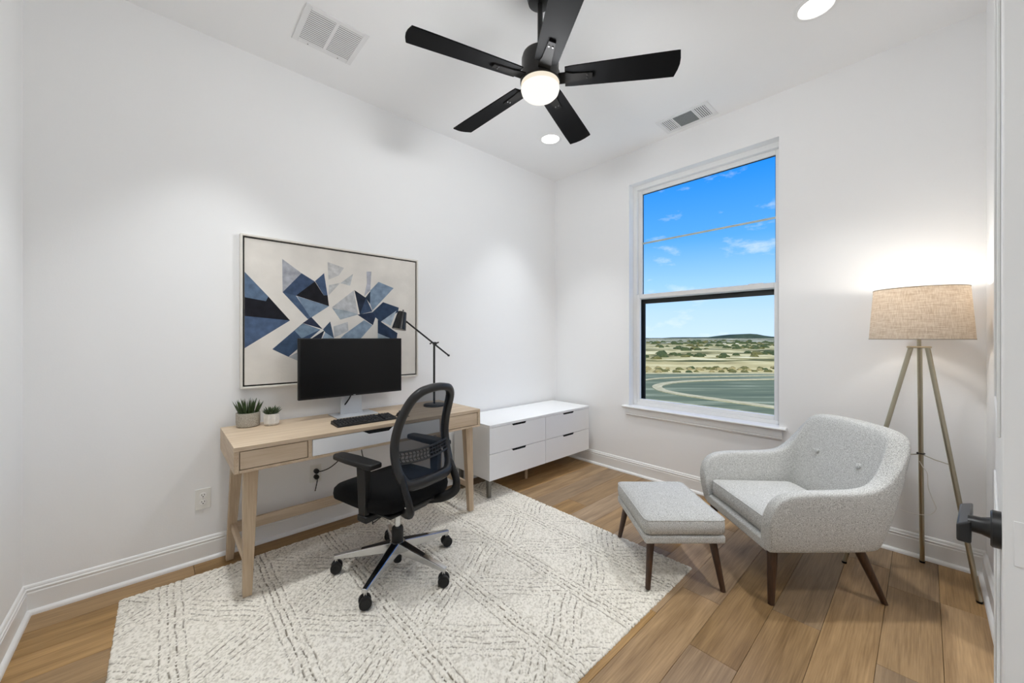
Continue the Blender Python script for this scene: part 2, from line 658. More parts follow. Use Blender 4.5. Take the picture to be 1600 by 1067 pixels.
# small catch on the meeting rail
MB().box((0.088, -2.0, 1.700), (0.108, -1.9, 1.706)).build('sash_lock', TRIM, ls, bevel=0.002)
# stool with rounded nose, and apron with beads
prof = [(0.078, WZ0 - 0.02), (-0.036, WZ0 - 0.02), (-0.043, WZ0 - 0.015), (-0.045, WZ0 - 0.009), (-0.041, WZ0 - 0.002), (-0.034, WZ0), (0.078, WZ0)]
st = MB()
st.add([(x, y_, z) for y_ in (-2.168, -0.872) for x, z in prof], [tuple(range(7)), tuple(range(13, 6, -1))] + [(i, i + 7, (i + 1) % 7 + 7, (i + 1) % 7) for i in range(7)])
# notch: the stool's ears run only in front of the wall
st = MB()
nose = [(0.0, WZ0 - 0.02), (-0.036, WZ0 - 0.02), (-0.043, WZ0 - 0.015), (-0.045, WZ0 - 0.009), (-0.041, WZ0 - 0.002), (-0.034, WZ0), (0.0, WZ0)]
st.add([(x, y_, z) for y_ in (-2.168, -0.872) for x, z in nose], [tuple(range(7)), tuple(range(13, 6, -1))] + [(i, i + 7, (i + 1) % 7 + 7, (i + 1) % 7) for i in range(7)])
st.box((0.0, WY0 + 0.0005, WZ0 - 0.02), (0.079, WY1 - 0.0005, WZ0))
st.build('stool', TRIM, wi, angle=50)
apr = [(0, 0.552), (-0.010, 0.552), (-0.016, 0.558), (-0.018, 0.566), (-0.014, 0.570), (-0.014, 0.574), (-0.018, 0.577), (-0.018, 0.625), (0, 0.625)]
k = len(apr)
MB().add([(x, y_, z) for y_ in (-2.142, -0.902) for x, z in apr], [tuple(range(k)), tuple(range(2 * k - 1, k - 1, -1))] + [(i, i + k, (i + 1) % k + k, (i + 1) % k) for i in range(k)]).build('apron', TRIM, wi, smooth=False)

# ------------------------------------------------------------------ outdoors
GZ = -2.7


def ground_mat(name, stops, scale, stretch=(1, 1, 1), detail=6, rough=0.95):
    m, nt, b = newmat(name)
    L = nt.links
    t = nt.nodes.new('ShaderNodeTexCoord')
    turn = nt.nodes.new('ShaderNodeMapping')
    turn.inputs['Rotation'].default_value = (0, 0, math.radians(42.64))
    mp = nt.nodes.new('ShaderNodeMapping')
    mp.inputs['Scale'].default_value = stretch
    L.new(turn.outputs[0], mp.inputs['Vector'])
    n = nt.nodes.new('ShaderNodeTexNoise')
    n.inputs['Scale'].default_value = scale
    n.inputs['Detail'].default_value = detail
    n.inputs['Roughness'].default_value = 0.65
    r = nt.nodes.new('ShaderNodeValToRGB')
    while len(r.color_ramp.elements) < len(stops):
        r.color_ramp.elements.new(0.5)
    for e, (p, c) in zip(r.color_ramp.elements, stops):
        e.position = p
        e.color = c
    L.new(t.outputs['Object'], turn.inputs['Vector'])
    L.new(mp.outputs[0], n.inputs['Vector'])
    L.new(n.outputs['Fac'], r.inputs[0])
    L.new(r.outputs[0], b.inputs['Base Color'])
    b.inputs['Roughness'].default_value = rough
    b.inputs['Specular IOR Level'].default_value = 0.1
    return m


ASPH = ground_mat('lot_asphalt', [(0.30, C(86, 96, 76)), (0.52, C(112, 120, 92)), (0.61, C(150, 154, 124)), (0.72, C(190, 192, 160))], 0.6, (0.16, 1.5, 1), 9)
SAND = ground_mat('sandy_ground', [(0.3, C(146, 132, 84)), (0.5, C(194, 178, 120)), (0.7, C(224, 210, 154))], 0.3, (0.5, 1, 1))
SCRUB = ground_mat('scrub_ground', [(0.38, C(66, 72, 40)), (0.46, C(120, 114, 66)), (0.52, C(200, 186, 128)), (0.66, C(236, 226, 182))], 0.11, (0.6, 1.4, 1), 9)
HILLM = ground_mat('hill_cover', [(0.44, C(58, 66, 40)), (0.50, C(92, 94, 58)), (0.535, C(160, 152, 104)), (0.575, C(248, 240, 208))], 0.035, (0.7, 1.6, 1), 9)
RIDGE = ground_mat('ridge_cover', [(0.4, C(46, 58, 48)), (0.6, C(68, 80, 62))], 0.02)
KERB = ground_mat('pale_concrete', [(0.3, C(166, 156, 118)), (0.7, C(206, 196, 156))], 1.5)


def strip(name, k0, k1, z0, z1, mat, label, cat):
    m = MB()
    n = 12
    vs, fs = [], []
    for i in range(n + 1):
        t = i / n
        k = k0 + (k1 - k0) * t
        z = z0 + (z1 - z0) * t
        for r in (-0.6 * k1, 1.6 * k1):
            vs.append(tuple(at(r, k, z)))
    for i in range(n):
        fs.append((2 * i, 2 * i + 1, 2 * i + 3, 2 * i + 2))
    m.add(vs, fs)
    return structure(m.build(name, mat, smooth=False), label, cat)


strip('ground_lot', 6, 43, GZ, GZ, ASPH, 'dark paved lot outside the window', 'ground')
strip('ground_verge', 43, 63, GZ + 0.02, GZ + 0.02, SAND, 'pale sandy strip beyond the paved lot', 'ground')
strip('ground_scrub', 63, 230, GZ + 0.02, GZ + 0.6, SCRUB, 'scrubland with pale sandy patches', 'ground')
strip('ground_hillside', 230, 900, GZ + 0.6, 0.4, HILLM, 'distant hillside with pale clearings', 'hillside')
# far ridge with one low hill
m = MB()
N = 90
vs, fs = [], []
for i in range(N + 1):
    r = -200 + 1500 * i / N
    q = r / 900.0
    top = 1.6 + 0.7 * math.sin(i * 0.7) + 0.5 * math.sin(i * 1.9 + 1)
    top += 9.0 * math.exp(-((q - 0.625) / 0.052) ** 2) + 3.2 * math.exp(-((q - 0.80) / 0.10) ** 2) + 1.2 * math.exp(-((q - 0.5) / 0.05) ** 2)
    vs += [tuple(at(r, 880, -4)), tuple(at(r, 905, top)), tuple(at(r, 990, top * 0.9)), tuple(at(r, 1080, -4))]
for i in range(N):
    for j in range(3):
        a = i * 4 + j
        fs.append((a, a + 4, a + 5, a + 1))
m.add(vs, fs)
tag(m.build('far_ridge', RIDGE), 'dark blue-green ridge with a low hill on the horizon', 'hill', kind='structure')


def ribbon(name, pts, w, z, label):
    # smooth a polyline of (r, k) ground points into a pale path
    P = [Vector((a, b)) for a, b in pts]
    Q = []
    for i in range(len(P) - 1):
        p0, p1, p2, p3 = P[max(i - 1, 0)], P[i], P[i + 1], P[min(i + 2, len(P) - 1)]
        for s in range(8):
            t = s / 8
            Q.append(0.5 * ((2 * p1) + (p2 - p0) * t + (2 * p0 - 5 * p1 + 4 * p2 - p3) * t * t + (3 * p1 - p0 - 3 * p2 + p3) * t ** 3))
    Q.append(P[-1])
    vs, fs = [], []
    for i, q in enumerate(Q):
        d = (Q[min(i + 1, len(Q) - 1)] - Q[max(i - 1, 0)]).normalized()
        nn = Vector((-d.y, d.x)) * (w / 2)
        for e in (q + nn, q - nn):
            for zz in (z, z + 0.06):
                vs.append(tuple(at(e.x, e.y, zz)))
    for i in range(len(Q) - 1):
        a, b = 4 * i, 4 * i + 4
        fs += [(a + 1, b + 1, b + 3, a + 3), (a, b, b + 1, a + 1), (a + 2, a + 3, b + 3, b + 2)]
    return tag(MB().add(vs, fs).build(name, KERB, smooth=False), label, 'path')


ribbon('concrete_path', [(40, 38.5), (25, 36.6), (16.5, 35.0), (12.6, 32.2), (11.4, 29.3), (11.9, 26.8), (13.4, 24.2), (15.6, 20.8), (18, 17)], 0.75, GZ, 'pale path curving in a loop across the paved lot')
ribbon('concrete_path', [(3, 27.0), (8.3, 24.6), (11.0, 22.0), (13.4, 19.2), (16, 15.5)], 0.32, GZ, 'thin pale band below the looping path on the lot')
ribbon('concrete_path', [(4, 32.5), (11.0, 34.8), (16, 38.0), (28, 40.3)], 0.45, GZ, 'narrow pale band along the far side of the lot')
ribbon('concrete_kerb', [(-5, 42.3), (14, 42.6), (30, 42.6), (50, 42.4)], 0.7, GZ, 'long pale kerb at the far edge of the lot')


def bush_mesh(name, mat, seed):
    bm = bmesh.new()
    bmesh.ops.create_icosphere(bm, subdivisions=2, radius=1.0)
    rr = random.Random(seed)
    for v in bm.verts:
        s = 0.72 + 0.5 * rr.random()
        v.co = Vector((v.co.x * s, v.co.y * s, max(v.co.z * (0.7 + 0.5 * rr.random()), -0.05)))
    me = bpy.data.meshes.new(name)
    bm.to_mesh(me)
    bm.free()
    me.materials.append(mat)
    return me


LEAF1 = plain('scrub_green', C(74, 84, 52), 0.95, vary=0.35, vscale=4, spec=0.1)
LEAF2 = plain('scrub_olive', C(104, 102, 62), 0.95, vary=0.35, vscale=4, spec=0.1)
LEAF3 = plain('scrub_dry', C(150, 138, 94), 0.95, vary=0.3, vscale=4, spec=0.1)
BM = [bush_mesh('bush', LEAF1, 1), bush_mesh('bush', LEAF2, 2), bush_mesh('bush', LEAF1, 3), bush_mesh('bush', LEAF3, 4)]
br = random.Random(11)
spots = []


def free(p, rad):
    if any((p - q).length < (rad + r2) for q, r2 in spots):
        return False
    spots.append((p, rad))
    return True


for i in range(120):                      # low shrubs along the verge
    k = br.uniform(43.6, 50.0)
    r = k * br.uniform(0.30, 0.74)
    s = br.uniform(0.16, 0.36)
    if not free(at(r, k), s * 1.9):
        continue
    o = put('shrub', BM[br.choice((0, 1, 1, 3, 3))], None, at(r, k, GZ + 0.02), (0, 0, br.uniform(0, 6)), (s * 1.5, s * 1.5, s))
    hue = {BM[0]: 'green', BM[1]: 'olive', BM[3]: 'dry tan'}[o.data]
    tag(o, 'small ' + hue + ' shrub in the low row along the far lot edge', 'shrub', hue + ' shrubs along the lot edge')
clusters = [(0.36, 74, 9), (0.42, 88, 8), (0.50, 78, 16), (0.58, 82, 10), (0.66, 90, 12), (0.47, 120, 12), (0.62, 135, 12), (0.40, 150, 10), (0.55, 170, 12), (0.69, 180, 10), (0.44, 210, 14), (0.52, 240, 14), (0.60, 230, 14), (0.37, 260, 12), (0.67, 270, 14), (0.48, 320, 14), (0.57, 340, 12)]
for q, kk, n in clusters:
    for i in range(n):
        k = kk * br.uniform(0.94, 1.07)
        r = k * (q + br.gauss(0, 0.034))
        s = br.uniform(0.45, 0.95) * (1 if kk < 100 else 1.3 if kk < 200 else 1.7)
        zz = GZ + 0.02 + max(0, min(k, 230) - 63) / 167 * 0.58 + max(0, k - 230) / 670 * 2.5
        if not free(at(r, k), s * 1.75):
            continue
        o = put('bush', BM[br.choice((0, 0, 1, 2))], None, at(r, k, zz), (0, 0, br.uniform(0, 6)), (s * 1.4, s * 1.4, s * 0.95))
        where = 'nearer scrub just past the pale sandy strip' if kk < 100 else 'middle of the scrubland' if kk < 200 else 'far scrub below the distant hillside'
        hue = 'olive' if o.data == BM[1] else 'dark green'
        tag(o, hue + ' bush in the ' + where, 'bush', hue + ' bushes in the ' + where)

# ------------------------------------------------------------------ door leaf, opened back along the side wall
dh = thing('door_1', (-1.600, -2.963, 0), math.radians(180 - 4.02), 'white door standing open at the right edge of the picture', 'door', kind='structure')
m = MB().box((0, 0, 0.012), (0.763, 0.036, 2.44))
m.build('leaf', TRIM, dh, bevel=0.002)
for zz0, zz1 in ((0.20, 0.95), (1.12, 2.28)):
    ring_ = MB()
    for d, w in ((-0.004, 0.02),):
        ring_.box((0.11, d, zz0), (0.13, 0, zz1)).box((0.633, d, zz0), (0.653, 0, zz1)).box((0.13, d, zz1 - 0.02), (0.633, 0, zz1)).box((0.13, d, zz0), (0.633, 0, zz0 + 0.02))
    ring_.build('panel_moulding', TRIM, dh, bevel=0.0015)
MB().box((0.7628, 0.010, 0.955), (0.7640, 0.028, 1.02)).build('latch_plate', TRIM, dh, bevel=0.0005)
hd = MB().lathe([(0, -0.011), (0.0265, -0.011), (0.0285, -0.009), (0.0285, 0.0), (0, 0.0)], 40, (0.70, 0, 0.982), 'y').build('handle', BLACKM, dh)
nk = MB().lathe([(0, -0.034), (0.0125, -0.034), (0.0135, -0.02), (0.016, -0.012), (0.017, -0.0101), (0, -0.0101)], 20, (0.70, 0, 0.982), 'y').build('neck', BLACKM, hd)
MB().hexa([(0.715, -0.030, 0.952), (0.715, -0.046, 0.952), (0.59, -0.046, 0.958), (0.59, -0.030, 0.958)][::-1],
          [(0.715, -0.030, 0.990), (0.715, -0.046, 0.980), (0.59, -0.046, 0.980), (0.59, -0.030, 0.986)][::-1]).build('lever', BLACKM, hd, bevel=0.003)
for zz in (0.25, 1.22, 2.2):
    MB().lathe([(0, -0.045), (0.007, -0.045), (0.007, 0.045), (0, 0.045)], 12, (-0.006, 0.03, zz)).box((-0.004, 0.0362, zz - 0.04), (0.03, 0.038, zz + 0.04)).build('hinge', BLACKM, dh)

# ------------------------------------------------------------------ ceiling fittings
def can_light(x, y, label):
    t = thing('recessed_light', (x, y, H), 0, label, 'ceiling light', 'recessed ceiling lights')
    MB().lathe([(0.076, -0.001), (0.079, -0.006), (0.096, -0.005), (0.101, -0.002), (0.101, 0.0), (0.076, 0.0)], 40).build('trim_ring', TRIM, t)
    MB().lathe([(0, -0.003), (0.0755, -0.002), (0.0755, 0), (0, 0)], 40).build('lens', glow('can_glow', (1, 0.97, 0.92, 1), 5), t)
    lamp('can_bulb', 'AREA', CAN_W, (0, 0, -0.012), (0.95, 0.98, 1), t, 0.14, math.radians(72))


can_light(-0.739, -0.584, 'recessed ceiling light just below the fan near the far corner')
can_light(-0.711, -2.44, 'recessed ceiling light cut off by the top edge at right')
can_light(-3.03, -0.584, 'recessed ceiling light above the left end of the desk')
can_light(-3.03, -2.44, 'recessed ceiling light out of view over the near left corner')

VENTM = plain('vent_paint', C(232, 232, 232), 0.45)
# return grille: two banks of slats along x
t = thing('return_air_grille', (-2.545, -0.475, H), 0, 'square white return grille with two banks of slats', 'air vent')
vx, vy = 0.168, 0.158
m = MB()
m.box((-vx, -vy, -0.006), (-vx + 0.03, vy, 0)).box((vx - 0.03, -vy, -0.006), (vx, vy, 0)).box((-vx + 0.03, -vy, -0.006), (vx - 0.03, -vy + 0.03, 0)).box((-vx + 0.03, vy - 0.03, -0.006), (vx - 0.03, vy, 0)).box((-0.009, -vy + 0.03, -0.006), (0.009, vy - 0.03, 0))
m.build('frame', VENTM, t, bevel=0.0015)
MB().box((-vx + 0.03, -vy + 0.03, -0.0012), (vx - 0.03, vy - 0.03, -0.0004)).build('duct', plain('duct_dark', C(96, 96, 94), 0.9), t, smooth=False)
sw = (vx - 0.03 - 0.009)
sm = MB().hexa([(-sw / 2, -0.0030, -0.0034), (sw / 2, -0.0030, -0.0034), (sw / 2, -0.0020, -0.0034), (-sw / 2, -0.0020, -0.0034)], [(-sw / 2, 0.0040, -0.0056), (sw / 2, 0.0040, -0.0056), (sw / 2, 0.0052, -0.0056), (-sw / 2, 0.0052, -0.0056)]).mesh('slat', VENTM, False)
ns = 17
for s in (-1, 1):
    for i in range(ns):
        put('slat', sm, t, (s * (0.009 + sw / 2), -vy + 0.03 + (2 * vy - 0.06) * (i + 0.5) / ns, 0))
for s in (-1, 1):
    MB().lathe([(0, -0.0075), (0.0035, -0.007), (0.004, -0.0061), (0, -0.0061)], 10, (s * 0.085, vy - 0.014, 0)).build('screw', plain('screw_grey', C(120, 120, 118), 0.4, 0.8), t)
# supply register: three banks
t = thing('supply_register', (-0.176, -1.533, H), 0, 'long white supply register with three banks near the window wall', 'air vent')
vx, vy = 0.120, 0.202
m = MB()
m.box((-vx, -vy, -0.006), (-vx + 0.034, vy, 0)).box((vx - 0.034, -vy, -0.006), (vx, vy, 0))
for a, b in ((-vy, -vy + 0.032), (vy - 0.032, vy), (-0.085, -0.073), (0.073, 0.085)):
    m.box((-vx + 0.034, a, -0.006), (vx - 0.034, b, 0))
m.build('frame', VENTM, t, bevel=0.0015)
MB().box((-vx + 0.034, -vy + 0.032, -0.0012), (vx - 0.034, vy - 0.032, -0.0004)).build('duct', plain('duct_black', C(40, 42, 44), 0.9), t, smooth=False)
lx = vx - 0.034
sl1 = MB().box((-lx, -0.0044, -0.0056), (lx, 0.0044, -0.0042)).mesh('slat', VENTM, False)
sl2 = MB().box((-0.0032, -0.073, -0.0056), (0.0032, 0.073, -0.0050)).mesh('slat', plain('vent_grey', C(150, 154, 154), 0.5), False)
for base, tilt in ((-0.1275, 0.5), (0.1275, -0.5)):
    for i in range(6):
        put('slat', sl1, t, (0, base + (i - 2.5) * 0.0141, 0), (tilt * 0.0, 0, 0))
for i in range(16):
    put('slat', sl2, t, (-lx + 2 * lx * (i + 0.5) / 16, 0, 0))
# ------------------------------------------------------------------ ceiling fan
fan = thing('ceiling_fan', (-1.855, -1.505, H), 0, 'black five-blade ceiling fan with a lit frosted globe', 'ceiling fan')
MB().lathe([(0, 0), (0.068, 0), (0.068, -0.03), (0.060, -0.058), (0.03, -0.068), (0, -0.068)], 40).build('canopy', BLACKM, fan)
MB().tube([(0, 0, -0.06), (0, 0, -0.34)], 0.0135, 16).lathe([(0.0135, -0.30), (0.028, -0.31), (0.028, -0.335), (0, -0.335)], 24).build('downrod', BLACKM, fan)
MB().lathe([(0, -0.315), (0.07, -0.318), (0.088, -0.326), (0.094, -0.345), (0.094, -0.425), (0.101, -0.430), (0.101, -0.466), (0.096, -0.470), (0, -0.470)], 48).build('motor_housing', BLACKM, fan)
gm = bpy.data.materials.new('frosted_globe')
gm.use_nodes = True
nt = gm.node_tree
nt.nodes.clear()
o_ = nt.nodes.new('ShaderNodeOutputMaterial')
e_ = nt.nodes.new('ShaderNodeEmission')
e_.inputs['Color'].default_value = (1, 0.97, 0.90, 1)
e_.inputs['Strength'].default_value = 1.1
nt.links.new(e_.outputs[0], o_.inputs[0])
MB().lathe([(0, -0.545), (0.05, -0.542), (0.078, -0.534), (0.092, -0.520), (0.0975, -0.502), (0.0965, -0.494), (0, -0.4935)], 48).build('globe', gm, fan)
MB().lathe([(0, -0.4933), (0.0955, -0.4933), (0.097, -0.490), (0.097, -0.472), (0, -0.4705)], 48).build('globe_rim', glow('rim_glow', (1, 0.90, 0.74, 1), 0.95), fan)
lamp('fan_bulb', 'POINT', FAN_W, (0, 0, -0.522), (0.96, 0.98, 1), fan, 0.104)
BLADE = plain('blade_black', C(12, 12, 13), 0.75, spec=0.12)
bw = [(0.125, -0.055, 0.055), (0.16, -0.058, 0.058), (0.55, -0.069, 0.069), (0.648, -0.071, 0.071)]
out = [(x, lo) for x, lo, hi in bw] + [(0.658, -0.070), (0.668, -0.03), (0.671, 0.0), (0.668, 0.03), (0.658, 0.070)] + [(x, hi) for x, lo, hi in bw[::-1][1:]]
bme = MB().prism(out, -0.003, 0.003, 'z').mesh('blade', BLADE, False)
ime = MB().prism([(0.0, -0.030), (0.075, -0.030), (0.10, -0.024), (0.20, -0.016), (0.20, 0.016), (0.10, 0.024), (0.075, 0.030), (0.0, 0.030)], -0.011, -0.0035, 'z').mesh('blade_bracket', plain('bracket_black', C(20, 19, 18), 0.7, spec=0.15), False)
sme = MB().lathe([(0, -0.014), (0.004, -0.0135), (0.005, -0.0112), (0, -0.0112)], 10).mesh('screw', BLACKM)
for i in range(5):
    a = math.radians(19.5 + 72 * i)
    M = Euler((math.radians(-12), 0, 0)).to_matrix().to_4x4()
    b = put('blade', bme, fan, (0, 0, -0.449))
    b.matrix_local = Matrix.Translation((0, 0, -0.449)) @ Matrix.Rotation(a, 4, 'Z') @ M
    br_ = put('blade_bracket', ime, b)
    br_.location = (0.06, 0, 0)
    for sy in (-0.009, 0.009):
        put('screw', sme, b, (0.235, sy, 0.0))

# ------------------------------------------------------------------ rug
RX0, RX1, RY0, RY1, RZ = -3.425, -1.10, -1.955, -0.168, 0.013


def rug():
    step = 0.0042
    nx = int((RX1 - RX0) / step)
    ny = int((RY1 - RY0) / step)
    xs = np.linspace(RX0, RX1, nx)
    ys = np.linspace(RY0, RY1, ny)
    X, Y = np.meshgrid(xs, ys, indexing='ij')
    w = 0.379
    x0 = -1.345
    wob = 0.0022 * np.sin(Y * 23 + X * 9) + 0.0016 * np.sin(Y * 51 + 1.3)
    U = (X + wob - x0) / w
    band = np.floor(U)
    u = U - band
    du = np.minimum(u, 1 - u) * w
    line = np.zeros_like(X)

    def groove(d, c, wd=0.0042):
        return np.exp(-((d - c) / wd) ** 2)
    for c in (0.012, 0.041):
        line = np.maximum(line, groove(du, c) * (1.0 if c < 0.02 else 0.85))
    P, A = 0.62, 0.37
    ph = np.mod(band * 0.23, 1.0) * P
    y0 = -0.93 + ph
    th = np.mod((y0 - Y - A * u + 0.006 * np.sin(X * 31)), P)               # below an h-line
    dh_ = np.minimum(th, P - th) * (w / math.hypot(w, A))
    B = P - A
    ts = np.mod((y0 - A - Y - B * (1 - u) + 0.006 * np.sin(X * 27 + 2)), P)
    ds_ = np.minimum(ts, P - ts) * (w / math.hypot(w, B))
    mm = np.minimum(dh_, ds_)
    inside = np.clip((du - 0.052) / 0.008, 0, 1)
    for c in (0.015, 0.047, 0.079):
        g = groove(mm, c) * (0.9 if c < 0.05 else 0.75)
        line = np.maximum(line, g * inside)
    # broken, dashed yarns and groove shade
    cell = rng.random((nx // 2 + 2, ny // 2 + 2))
    dash = np.kron(cell, np.ones((2, 2)))[:nx, :ny]
    line *= 0.30 + 0.70 * np.clip(dash * 1.6, 0, 1)
    # loop pile: small irregular tufts
    tuft = np.kron(rng.random((nx // 2 + 2, ny // 2 + 2)), np.ones((2, 2)))[:nx, :ny]
    k = tuft.copy()
    k[1:-1, 1:-1] = (tuft[1:-1, 1:-1] * 2 + tuft[:-2, 1:-1] + tuft[2:, 1:-1] + tuft[1:-1, :-2] + tuft[1:-1, 2:]) / 6
    Z = RZ - 0.0034 + 0.0058 * (k - 0.5) - 0.0050 * line
    # rolled edge
    ex = np.minimum(np.minimum(X - RX0, RX1 - X), np.minimum(Y - RY0, RY1 - Y))
    Z -= 0.004 * np.exp(-ex / 0.006)
    X = X.copy()
    Y = Y.copy()
    jit = (rng.random((nx, ny)) - 0.5) * 0.004
    X[0, :] += jit[0, :]
    X[-1, :] += jit[-1, :]
    Y[:, 0] += jit[:, 0] * 1.2
    Y[:, -1] += jit[:, -1] * 1.2
    V3 = np.stack([X, Y, Z], -1).reshape(-1, 3)
    I = np.arange(nx * ny).reshape(nx, ny)
    Q = np.stack([I[:-1, :-1], I[1:, :-1], I[1:, 1:], I[:-1, 1:]], -1).reshape(-1, 4)
    # skirt down to the floor
    per = np.concatenate([I[:, 0], I[-1, 1:], I[-2::-1, -1], I[0, -2:0:-1]])
    low = V3[per].copy()
    low[:, 2] = 0.0005
    base = len(V3)
    V3 = np.vstack([V3, low])
    n = len(per)
    j = np.arange(n)
    S = np.stack([per, base + j, base + (j + 1) % n, per[(j + 1) % n]], -1)
    Q = np.vstack([Q, S])
    me = bpy.data.meshes.new('rug')
    me.vertices.add(len(V3))
    me.vertices.foreach_set('co', V3.astype(np.float32).ravel())
    me.loops.add(Q.size)
    me.loops.foreach_set('vertex_index', Q.astype(np.int32).ravel())
    me.polygons.add(len(Q))
    me.polygons.foreach_set('loop_start', np.arange(0, Q.size, 4, dtype=np.int32))
    me.polygons.foreach_set('loop_total', np.full(len(Q), 4, dtype=np.int32))
    dark = np.concatenate([(line * (dash > 0.38)).ravel(), np.zeros(n)])  # taupe yarn colour plus groove shading painted into the pile colour
    tone = me.attributes.new('tone', 'FLOAT', 'POINT')
    tone.data.foreach_set('value', np.concatenate([(0.6 * tuft + 0.4 * rng.random((nx, ny))).ravel(), np.full(n, 0.5)]).astype(np.float32))
    spk = rng.random((nx, ny))
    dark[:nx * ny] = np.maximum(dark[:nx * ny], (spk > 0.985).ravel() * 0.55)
    me.attributes.new('yarn_and_shade', 'FLOAT', 'POINT').data.foreach_set('value', dark.astype(np.float32))
    me.update()
    me.validate()
    m, nt, b = newmat('ivory_loop_pile')
    L = nt.links
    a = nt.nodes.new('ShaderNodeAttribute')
    a.attribute_name = 'yarn_and_shade'
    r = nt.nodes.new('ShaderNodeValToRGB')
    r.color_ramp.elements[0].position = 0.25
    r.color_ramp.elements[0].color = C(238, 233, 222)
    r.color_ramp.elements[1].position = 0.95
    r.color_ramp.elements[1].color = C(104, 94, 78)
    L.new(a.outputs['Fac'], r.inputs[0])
    t = nt.nodes.new('ShaderNodeTexCoord')
    n1 = nt.nodes.new('ShaderNodeAttribute')
    n1.attribute_name = 'tone'
    r2 = nt.nodes.new('ShaderNodeValToRGB')
    r2.color_ramp.elements[0].position = 0.1
    r2.color_ramp.elements[0].color = (0.66, 0.645, 0.61, 1)
    r2.color_ramp.elements[1].position = 0.62
    r2.color_ramp.elements[1].color = (1, 1, 1, 1)
    L.new(n1.outputs['Fac'], r2.inputs[0])
    mu = nt.nodes.new('ShaderNodeMix')
    mu.data_type = 'RGBA'
    mu.blend_type = 'MULTIPLY'
    mu.inputs['Factor'].default_value = 1
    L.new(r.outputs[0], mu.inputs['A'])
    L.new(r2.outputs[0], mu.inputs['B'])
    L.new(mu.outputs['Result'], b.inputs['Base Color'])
    b.inputs['Roughness'].default_value = 1.0
    b.inputs['Specular IOR Level'].default_value = 0.05
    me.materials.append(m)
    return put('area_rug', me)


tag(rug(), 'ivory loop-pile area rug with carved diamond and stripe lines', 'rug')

# ------------------------------------------------------------------ framed art
AX0, AX1, AZ0, AZ1 = -2.903, -1.762, 0.998, 1.896
art = thing('framed_painting', (-2.3325, 0, 0), 0, 'large framed abstract painting of blue shards on the wall', 'painting')
ax = lambda u: AX0 + (AX1 - AX0) * u + 2.3325
az = lambda v: AZ0 + (AZ1 - AZ0) * v
FRM = plain('frame_ivory', C(226, 222, 214), 0.5)
hw = (AX1 - AX0) / 2
m = MB()
for a, b in (((-hw - 0.022, -0.045, AZ0 - 0.022), (-hw - 0.010, -0.002, AZ1 + 0.022)), ((hw + 0.010, -0.045, AZ0 - 0.022), (hw + 0.022, -0.002, AZ1 + 0.022)), ((-hw - 0.010, -0.045, AZ1 + 0.010), (hw + 0.010, -0.002, AZ1 + 0.022)), ((-hw - 0.010, -0.045, AZ0 - 0.022), (hw + 0.010, -0.002, AZ0 - 0.010))):
    m.box(a, b)
m.build('frame', FRM, art, bevel=0.0015)
MB().box((-hw - 0.0098, -0.020, AZ0 - 0.0098), (hw + 0.0098, -0.006, AZ1 + 0.0098)).build('backing', plain('liner_black', C(36, 33, 30), 0.7), art, smooth=False)
CAN = plain('canvas_plaster', C(226, 221, 213), 0.8, vary=0.10, vscale=5.5, bump=0.25, bscale=60)
cv = MB().box((-hw, -0.035, AZ0), (hw, -0.0205, AZ1)).build('canvas', CAN, art, smooth=False)
